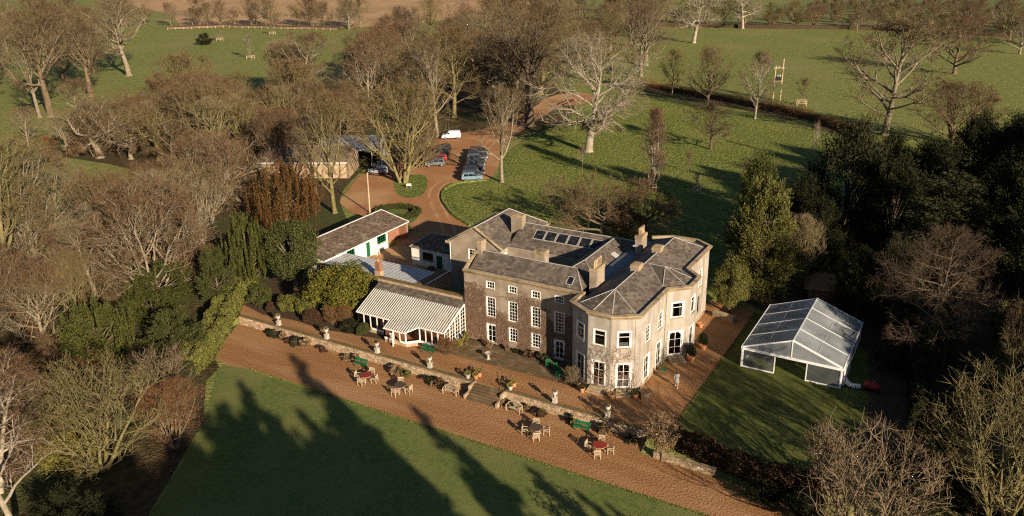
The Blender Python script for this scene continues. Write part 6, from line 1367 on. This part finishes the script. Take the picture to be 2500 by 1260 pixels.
# ------------------------------------------------------------------ vehicles
def vehicle(loc, rz, paint, label, cat='car', L=4.1, W=1.74, H=1.5, van=False, group=None):
    e_ = empty('parked_van' if van else 'parked_car', loc, rz, label, cat, group)
    pm = MT.setdefault('paint' + str(paint), mat('car paint', paint, rough=.3, spec=.5))
    if van: side = [(-2.15, .35), (-2.2, .9), (-2.12, 1.65), (-1.95, 1.8), (.2, 1.84), (.65, 1.72), (1.25, 1.12), (2.0, .92), (2.18, .7), (2.2, .35)]; belt = 1.12
    else: side = [(-.48, .24), (-.5, .55), (-.485, .62), (-.44, .95), (-.36, 1.0), (.02, 1.0), (.12, .96), (.27, .66), (.44, .58), (.49, .46), (.5, .24)]; side = [(x * L, z * H) for x, z in side]; belt = .64 * H
    hw = W / 2; n = len(side); zt = max(z for _, z in side)
    wz = lambda z: hw * (1 if z < belt else 1 - .14 * (z - belt) / max(.01, zt - belt)) * (.97 if z < .45 else 1)
    V = [(x, wz(z), z) for x, z in side] + [(x, -wz(z), z) for x, z in side]
    F = [tuple(range(n))[::-1], tuple(range(n, 2 * n))] + [(i, (i + 1) % n, n + (i + 1) % n, n + i) for i in range(n)]
    bo = MB().add(V, F).build('body', pm, e_)
    bv = bo.modifiers.new('bevel', 'BEVEL'); bv.width = .06; bv.segments = 2; bv.limit_method = 'ANGLE'
    def gl(pts):
        MB().add(pts, [tuple(range(len(pts)))]).build('window', 'carglass', e_)
    for s in (1, -1):
        f = lambda x, z: (x, s * (wz(z) + .012), z)
        if van: gl([f(.35, 1.18), f(1.1, 1.18), f(.72, 1.6), f(.35, 1.62)])
        else:
            a, b = -.41 * L, .20 * L; z0, z1 = belt + .03, .94 * H
            gl([f(-.40 * L, z0), f(-.17 * L, z0), f(-.17 * L, z1), f(-.36 * L, z1)]); gl([f(-.155 * L, z0), f(.05 * L, z0), f(.05 * L, z1), f(-.155 * L, z1)]); gl([f(.065 * L, z0), f(.235 * L, z0), f(.12 * L, z1), f(.065 * L, z1)])
    k = wz(zt) * .92
    if van: gl([(.70, -k, 1.72), (1.27, -hw * .9, 1.15), (1.27, hw * .9, 1.15), (.70, k, 1.72)])
    else:
        gl([(.135 * L, -k, .955 * H), (.275 * L, -hw * .88, .67 * H), (.275 * L, hw * .88, .67 * H), (.135 * L, k, .955 * H)])
        gl([(-.448 * L, -k, .93 * H), (-.448 * L, k, .93 * H), (-.49 * L, hw * .85, .67 * H), (-.49 * L, -hw * .85, .67 * H)])
    fx = L * .31 if not van else 1.35; rx = -L * .31 if not van else -1.35
    for x in (fx, rx):
        for s in (1, -1):
            w_ = MB().lathe([(.2, -.1), (.31, -.1), (.32, 0), (.31, .1), (.2, .1)], 16).build('wheel', 'black', e_, (x, s * (hw - .1), .32)); w_.rotation_euler = (R(90), 0, 0)
            MB().lathe([(.02, -s * .115), (.2, -s * .105), (.21, 0)], 12).build('rim', 'chrome', w_)
    xf, xr = (2.13, -2.19) if van else (L * .487, -L * .497)
    for s in (1, -1):
        MB().box(xf - .12, xf + .02, s * hw * .68 - .16, s * hw * .68 + .16, .62, .78).build('headlight', 'lamp', e_); MB().box(xr - .015, xr + .05, s * hw * .8 - .09, s * hw * .8 + .09, .75, 1.0).build('tail_light', 'taillamp', e_)
        MB().box(L * .19, L * .24, s * (hw + .02) - .02 * s, s * (hw + .16), belt, belt + .14).build('wing_mirror', pm if van else 'black', e_)
    MB().box(xf - .02, xf + .08, -hw * .92, hw * .92, .28, .5).build('bumper', 'black' if van else pm, e_); MB().box(xr - .06, xr + .03, -hw * .92, hw * .92, .3, .52).build('bumper', 'black', e_)
    if van: MB().box(-1.9, .5, hw + .002, hw + .02, .5, .58).box(-1.9, .5, -hw - .02, -hw - .002, .5, .58).build('side_strip', 'black', e_)
    return e_
vehicle((-59.0, 84.4, .025), R(216), (.80, .80, .80), 'white panel van parked beneath the pale slender tree', 'van', 4.4, 1.8, 1.84, van=True)
vehicle((-35.8, 57.0, .025), R(36), (.17, .26, .33), 'pale blue hatchback at the near end of the parked row', 'car', 4.0, 1.72, 1.55, group='cars parked along the drive')
dk_ = [(.03, .035, .04), (.02, .02, .022), (.05, .06, .07), (.025, .03, .03), (.10, .11, .12), (.02, .022, .03), (.03, .03, .03)]
ordn = ['second', 'third', 'fourth', 'fifth', 'sixth', 'seventh', 'eighth']
for i in range(7):
    vehicle((-35.8 - 1.42 * (i + 1), 57.0 + 2.62 * (i + 1), .025), R(36 + PR.uniform(-3, 3)), dk_[i], '%s dark car from the near end of the parked row' % ordn[i], 'car', PR.uniform(3.9, 4.4), 1.76, 1.46, group='cars parked along the drive')
for (x, y_, c, l) in ((-54.2, 73.6, (.03, .03, .035), 'black car at the back left of the car park'), (-51.6, 69.2, (.05, .05, .055), 'dark grey car left of the open gravel'), (-50.0, 66.0, (.32, .03, .02), 'red car half hidden by branches left of the gravel'), (-48.2, 62.6, (.12, .13, .14), 'grey car behind the grass island tree'), (-57.0, 56.6, (.03, .04, .05), 'dark car in front of the open shed'), (-54.6, 52.8, (.22, .24, .26), 'silver car beside the stone barn')):
    vehicle((x, y_, .025), R(216 + PR.uniform(-4, 4)), c, l, 'car', 4.1, 1.75, 1.47, group='cars on the left of the car park')

# ------------------------------------------------------------------ poles, signs, guards
pl = empty('utility_pole', (-40.3, 32.4, 0), 0, 'wooden utility pole behind the cottage', 'pole')
MB().tube([(0, 0, 0), (.05, 0, 3.5), (.1, 0, 7.0)], [.15, .13, .10], 8).build('shaft', 'pole', pl)
MB().tube([(-.9, -.4, 0), (.08, 0, 6.0)], .02, 4).build('stay_wire', 'iron', pl); MB().box(.0, .2, -.15, -.08, 6.2, 6.5).build('junction_box', 'leadpale', pl)
p2 = empty('utility_pole', (-112.6, 72.7, 0), 0, 'bare white pole standing in the left thicket', 'pole')
MB().tube([(0, 0, 0), (0, 0, 5)], [.12, .1], 8).build('shaft', 'urn', p2); MB().lathe([(.11, 5.0), (.13, 5.03), (.02, 5.12)], 8).build('cap', 'iron', p2)
hpz = empty('electricity_poles', (-4.6, 162.4, 0), R(20), 'pair of tall electricity poles carrying a transformer in the park', 'electricity pole')
for x, h in ((-.95, 9.3), (.95, 11.2)): MB().tube([(x, 0, 0), (x, 0, h)], [.2, .15], 8).build('shaft', 'pole', hpz)
MB().box(-1.35, 1.35, -.12, .12, 8.6, 8.85).build('cross_arm', 'pole', hpz); MB().box(-1.2, 1.2, -.3, .3, 5.2, 5.4).build('platform', 'pole', hpz)
tf = MB().box(-.65, .65, -.45, .45, 5.402, 6.4).build('transformer', 'iron', hpz)
for k in range(3): MB().lathe([(.06, 6.4), (.1, 6.5), (.06, 6.6), (.1, 6.7), (.04, 6.95)], 8, (-.4 + k * .4, 0)).build('insulator', 'lamp', tf)
for k in range(3): MB().lathe([(.05, 8.85), (.09, 8.95), (.04, 9.2)], 8, (-.9 + k * .9, 0)).build('insulator', 'lamp', hpz)
sg = empty('notice_board', (-43.2, 47.2, .03), R(30), 'small white notice board on the grass island', 'sign')
MB().box(-.45, .45, -.02, .02, .5, .9).build('board', 'white', sg); MB().box(-.4, -.34, -.03, .03, 0, .9).box(.34, .4, -.03, .03, 0, .9).build('post', 'pole', sg)
for (u, v, l) in ((-207.7, 164.9, 'wooden tree guard round the staked sapling in the left field'), (-267.3, 235.7, 'wooden tree guard at the far end of the left field'), (-271.3, 206.2, 'wooden tree guard beside the round dark bush'), (3, 158, 'wooden tree guard right of the electricity poles'), (-3.2, 66, 'wooden tree guard round the slim poplar'), (4.5, 67.1, 'wooden tree guard round the sunlit white sapling')):
    tg = empty('tree_guard', (u, v, 0), R(20), l, 'tree guard', 'wooden tree guards in the park')
    s = 1.1 if u < -100 or v > 150 else .6
    for x in (-s, s):
        for y_ in (-s, s): MB().box(x - .07, x + .07, y_ - .07, y_ + .07, 0, 1.5).build('post', 'pole', tg)
    for zz in (.7, 1.3):
        MB().box(-s, s, -s - .03, -s + .03, zz, zz + .1).box(-s, s, s - .03, s + .03, zz, zz + .1).box(-s - .03, -s + .03, -s, s, zz + .002, zz + .098).box(s - .03, s + .03, -s, s, zz + .002, zz + .098).build('rail', 'pole', tg)
ff = empty('field_fence', (-283, 256, 0), 0, 'post and rail fence along the top of the left field', 'fence')
pts = [(-340, 232), (-320, 252), (-283, 257.5), (-250, 264)]
for (a, b) in zip(pts, pts[1:]):
    L0 = math.hypot(b[0] - a[0], b[1] - a[1]); nn_ = int(L0 / 4)
    for k in range(nn_):
        x = a[0] + (b[0] - a[0]) * k / nn_; y_ = a[1] + (b[1] - a[1]) * k / nn_; MB().box(-.09, .09, -.09, .09, 0, 1.25).build('post', 'pole', ff, (x + 283, y_ - 256, 0))
    for zz in (.55, 1.05): MB().beam((a[0] + 283, a[1] - 256, zz), (b[0] + 283, b[1] - 256, zz), .06, .12).build('rail', 'pole', ff)
# ------------------------------------------------------------------ standing grass of the park and verges
def grass(name, poly, n, hgt, label, seed, m, z=.0, wid=.05):
    rg = np.random.default_rng(seed); P = np.array(poly); lo, hi = P.min(0), P.max(0); pts = []
    C = rg.uniform(lo, hi, (n * 3, 2)); x, y = C[:, 0], C[:, 1]; r = np.zeros(len(C), bool)
    for i in range(len(poly)):
        (x0, y0), (x1, y1) = poly[i], poly[i - 1]
        k = ((y0 > y) != (y1 > y)) & (x < (x1 - x0) * (y - y0) / ((y1 - y0) or 1e-9) + x0); r ^= k
    C = C[r][:n]; n = len(C); C = C + rg.normal(0, .12, C.shape)
    b = np.column_stack([C, np.full(n, z)]); a = rg.uniform(0, 6.28, n); h = hgt * rg.uniform(.4, 1.25, n) * (1 + .5 * np.sin(C[:, 0] * .9) * np.sin(C[:, 1] * 1.1))
    s = np.stack([np.cos(a), np.sin(a), np.zeros(n)], 1) * (wid * rg.uniform(.6, 1.6, n))[:, None]
    t = b + np.stack([rg.normal(0, .5, n) * h, rg.normal(0, .5, n) * h, h], 1)
    V = np.stack([b - s, b + s, t], 1).reshape(-1, 3)
    o = mesh_obj(name, np_mesh(name, V, [np.arange(len(V)).reshape(-1, 3)]), m); tag(o, label, 'grass', kind='stuff')
MT['blade'] = mat('grass blades', (.175, .188, .045), island=.25, hue=.012)
PK = [(-35, 48), (-29, 42), (-20, 36), (-10, 29), (16, 30), (30, 60), (36, 106), (18, 124), (-4, 138), (-38, 148), (-44, 118), (-41, 92), (-38, 76), (-31, 62), (-32, 57), (-35, 53)]
grass('grass', PK, 110000, .12, 'long tussocky grass of the park around the white-barked oak', 5, 'blade', wid=.045)

# wheel tracks worn pale into the drive
MT['track'] = mat('worn wheel track', (.40, .235, .115), (.47, .29, .15), 2.0, bump=.4, bscale=5, world=True, big=(.3, (.32, .16, .075), .45, .65))
def track(pts, off, w, z):
    c = smooth_poly(pts, 2, False); a = offset_poly(c, off - w / 2); b = offset_poly(c, off + w / 2); mb = MB()
    for i in range(len(c)): mb.v += [(*a[i], z), (*b[i], z)]
    for i in range(len(c) - 1): mb.f.append((2 * i, 2 * i + 1, 2 * i + 3, 2 * i + 2))
    mb.build('wheel_track', 'track')['kind'] = 'structure'
ln = [(-56, 140), (-53, 110), (-50.5, 96), (-49, 86), (-46, 76), (-42, 66), (-40.3, 58), (-39.8, 52), (-37.4, 46.5), (-33.5, 42), (-29, 37), (-24, 32), (-21, 27.5)]
for o_ in (-.85, .85): track(ln, o_, .55, .026)

# ragged fringe along the cut edge of the lawn, and fallen leaves
def fringe(name, a, b, n, h, label, seed, z):
    rg = np.random.default_rng(seed); t = rg.uniform(0, 1, n); P = np.array(a)[None] * (1 - t[:, None]) + np.array(b)[None] * t[:, None]
    q = np.column_stack([P + rg.normal(0, .07, P.shape), np.full(n, z)]); an = rg.uniform(0, 6.28, n); s_ = np.stack([np.cos(an), np.sin(an), 0 * an], 1) * .035
    tp = q + np.stack([rg.normal(0, .06, n), rg.normal(0, .06, n), h * rg.uniform(.5, 1.3, n)], 1)
    V = np.stack([q - s_, q + s_, tp], 1).reshape(-1, 3); tag(mesh_obj(name, np_mesh(name, V, [np.arange(len(V)).reshape(-1, 3)]), 'blade'), label, 'grass', kind='stuff')
fringe('lawn_fringe', (-19, -15.08), (60, -14.95), 9000, .09, 'grass fringe along the straight edge of the lower lawn', 3, -1.0)
fringe('lawn_fringe', (26.42, -5.8), (26.42, 23), 3500, .09, 'grass fringe along the gravel edge of the marquee lawn', 4, .01)
MT['fallen'] = mat('fallen leaf', (.17, .095, .04), island=.5, hue=.03)
def leaves(poly, n, z, label, seed, size=.07):
    rg = np.random.default_rng(seed); P = np.array(poly); C = rg.uniform(P.min(0), P.max(0), (n, 2)); a = rg.uniform(0, 6.28, n)
    k = np.sin(C[:, 0] * .35 + seed) + np.sin(C[:, 1] * .5 + C[:, 0] * .2) + rg.normal(0, .8, n); C = C[k > .3]; a = a[k > .3]; n = len(C); b = np.column_stack([C, np.full(n, z)])
    u = np.stack([np.cos(a), np.sin(a), rg.normal(0, .3, n)], 1) * size; v = np.stack([-np.sin(a), np.cos(a), rg.normal(0, .3, n)], 1) * size * .6; b[:, 2] += .02
    V = np.stack([b - u, b + v, b + u, b - v], 1).reshape(-1, 3); tag(mesh_obj('leaves', np_mesh('leaves', V, [np.arange(len(V)).reshape(-1, 4)]), 'fallen'), label, 'leaves', kind='stuff')
leaves([(-20, -34), (34, -15.2)], 5000, -1.0, 'fallen leaves scattered over the lower lawn', 5)
leaves([(27, -5), (40, 8)], 1400, .02, 'fallen leaves scattered over the marquee lawn', 6)
leaves([(-28, -7), (26, -4)], 1400, .01, 'fallen leaves scattered over the terrace gravel', 7, .05)
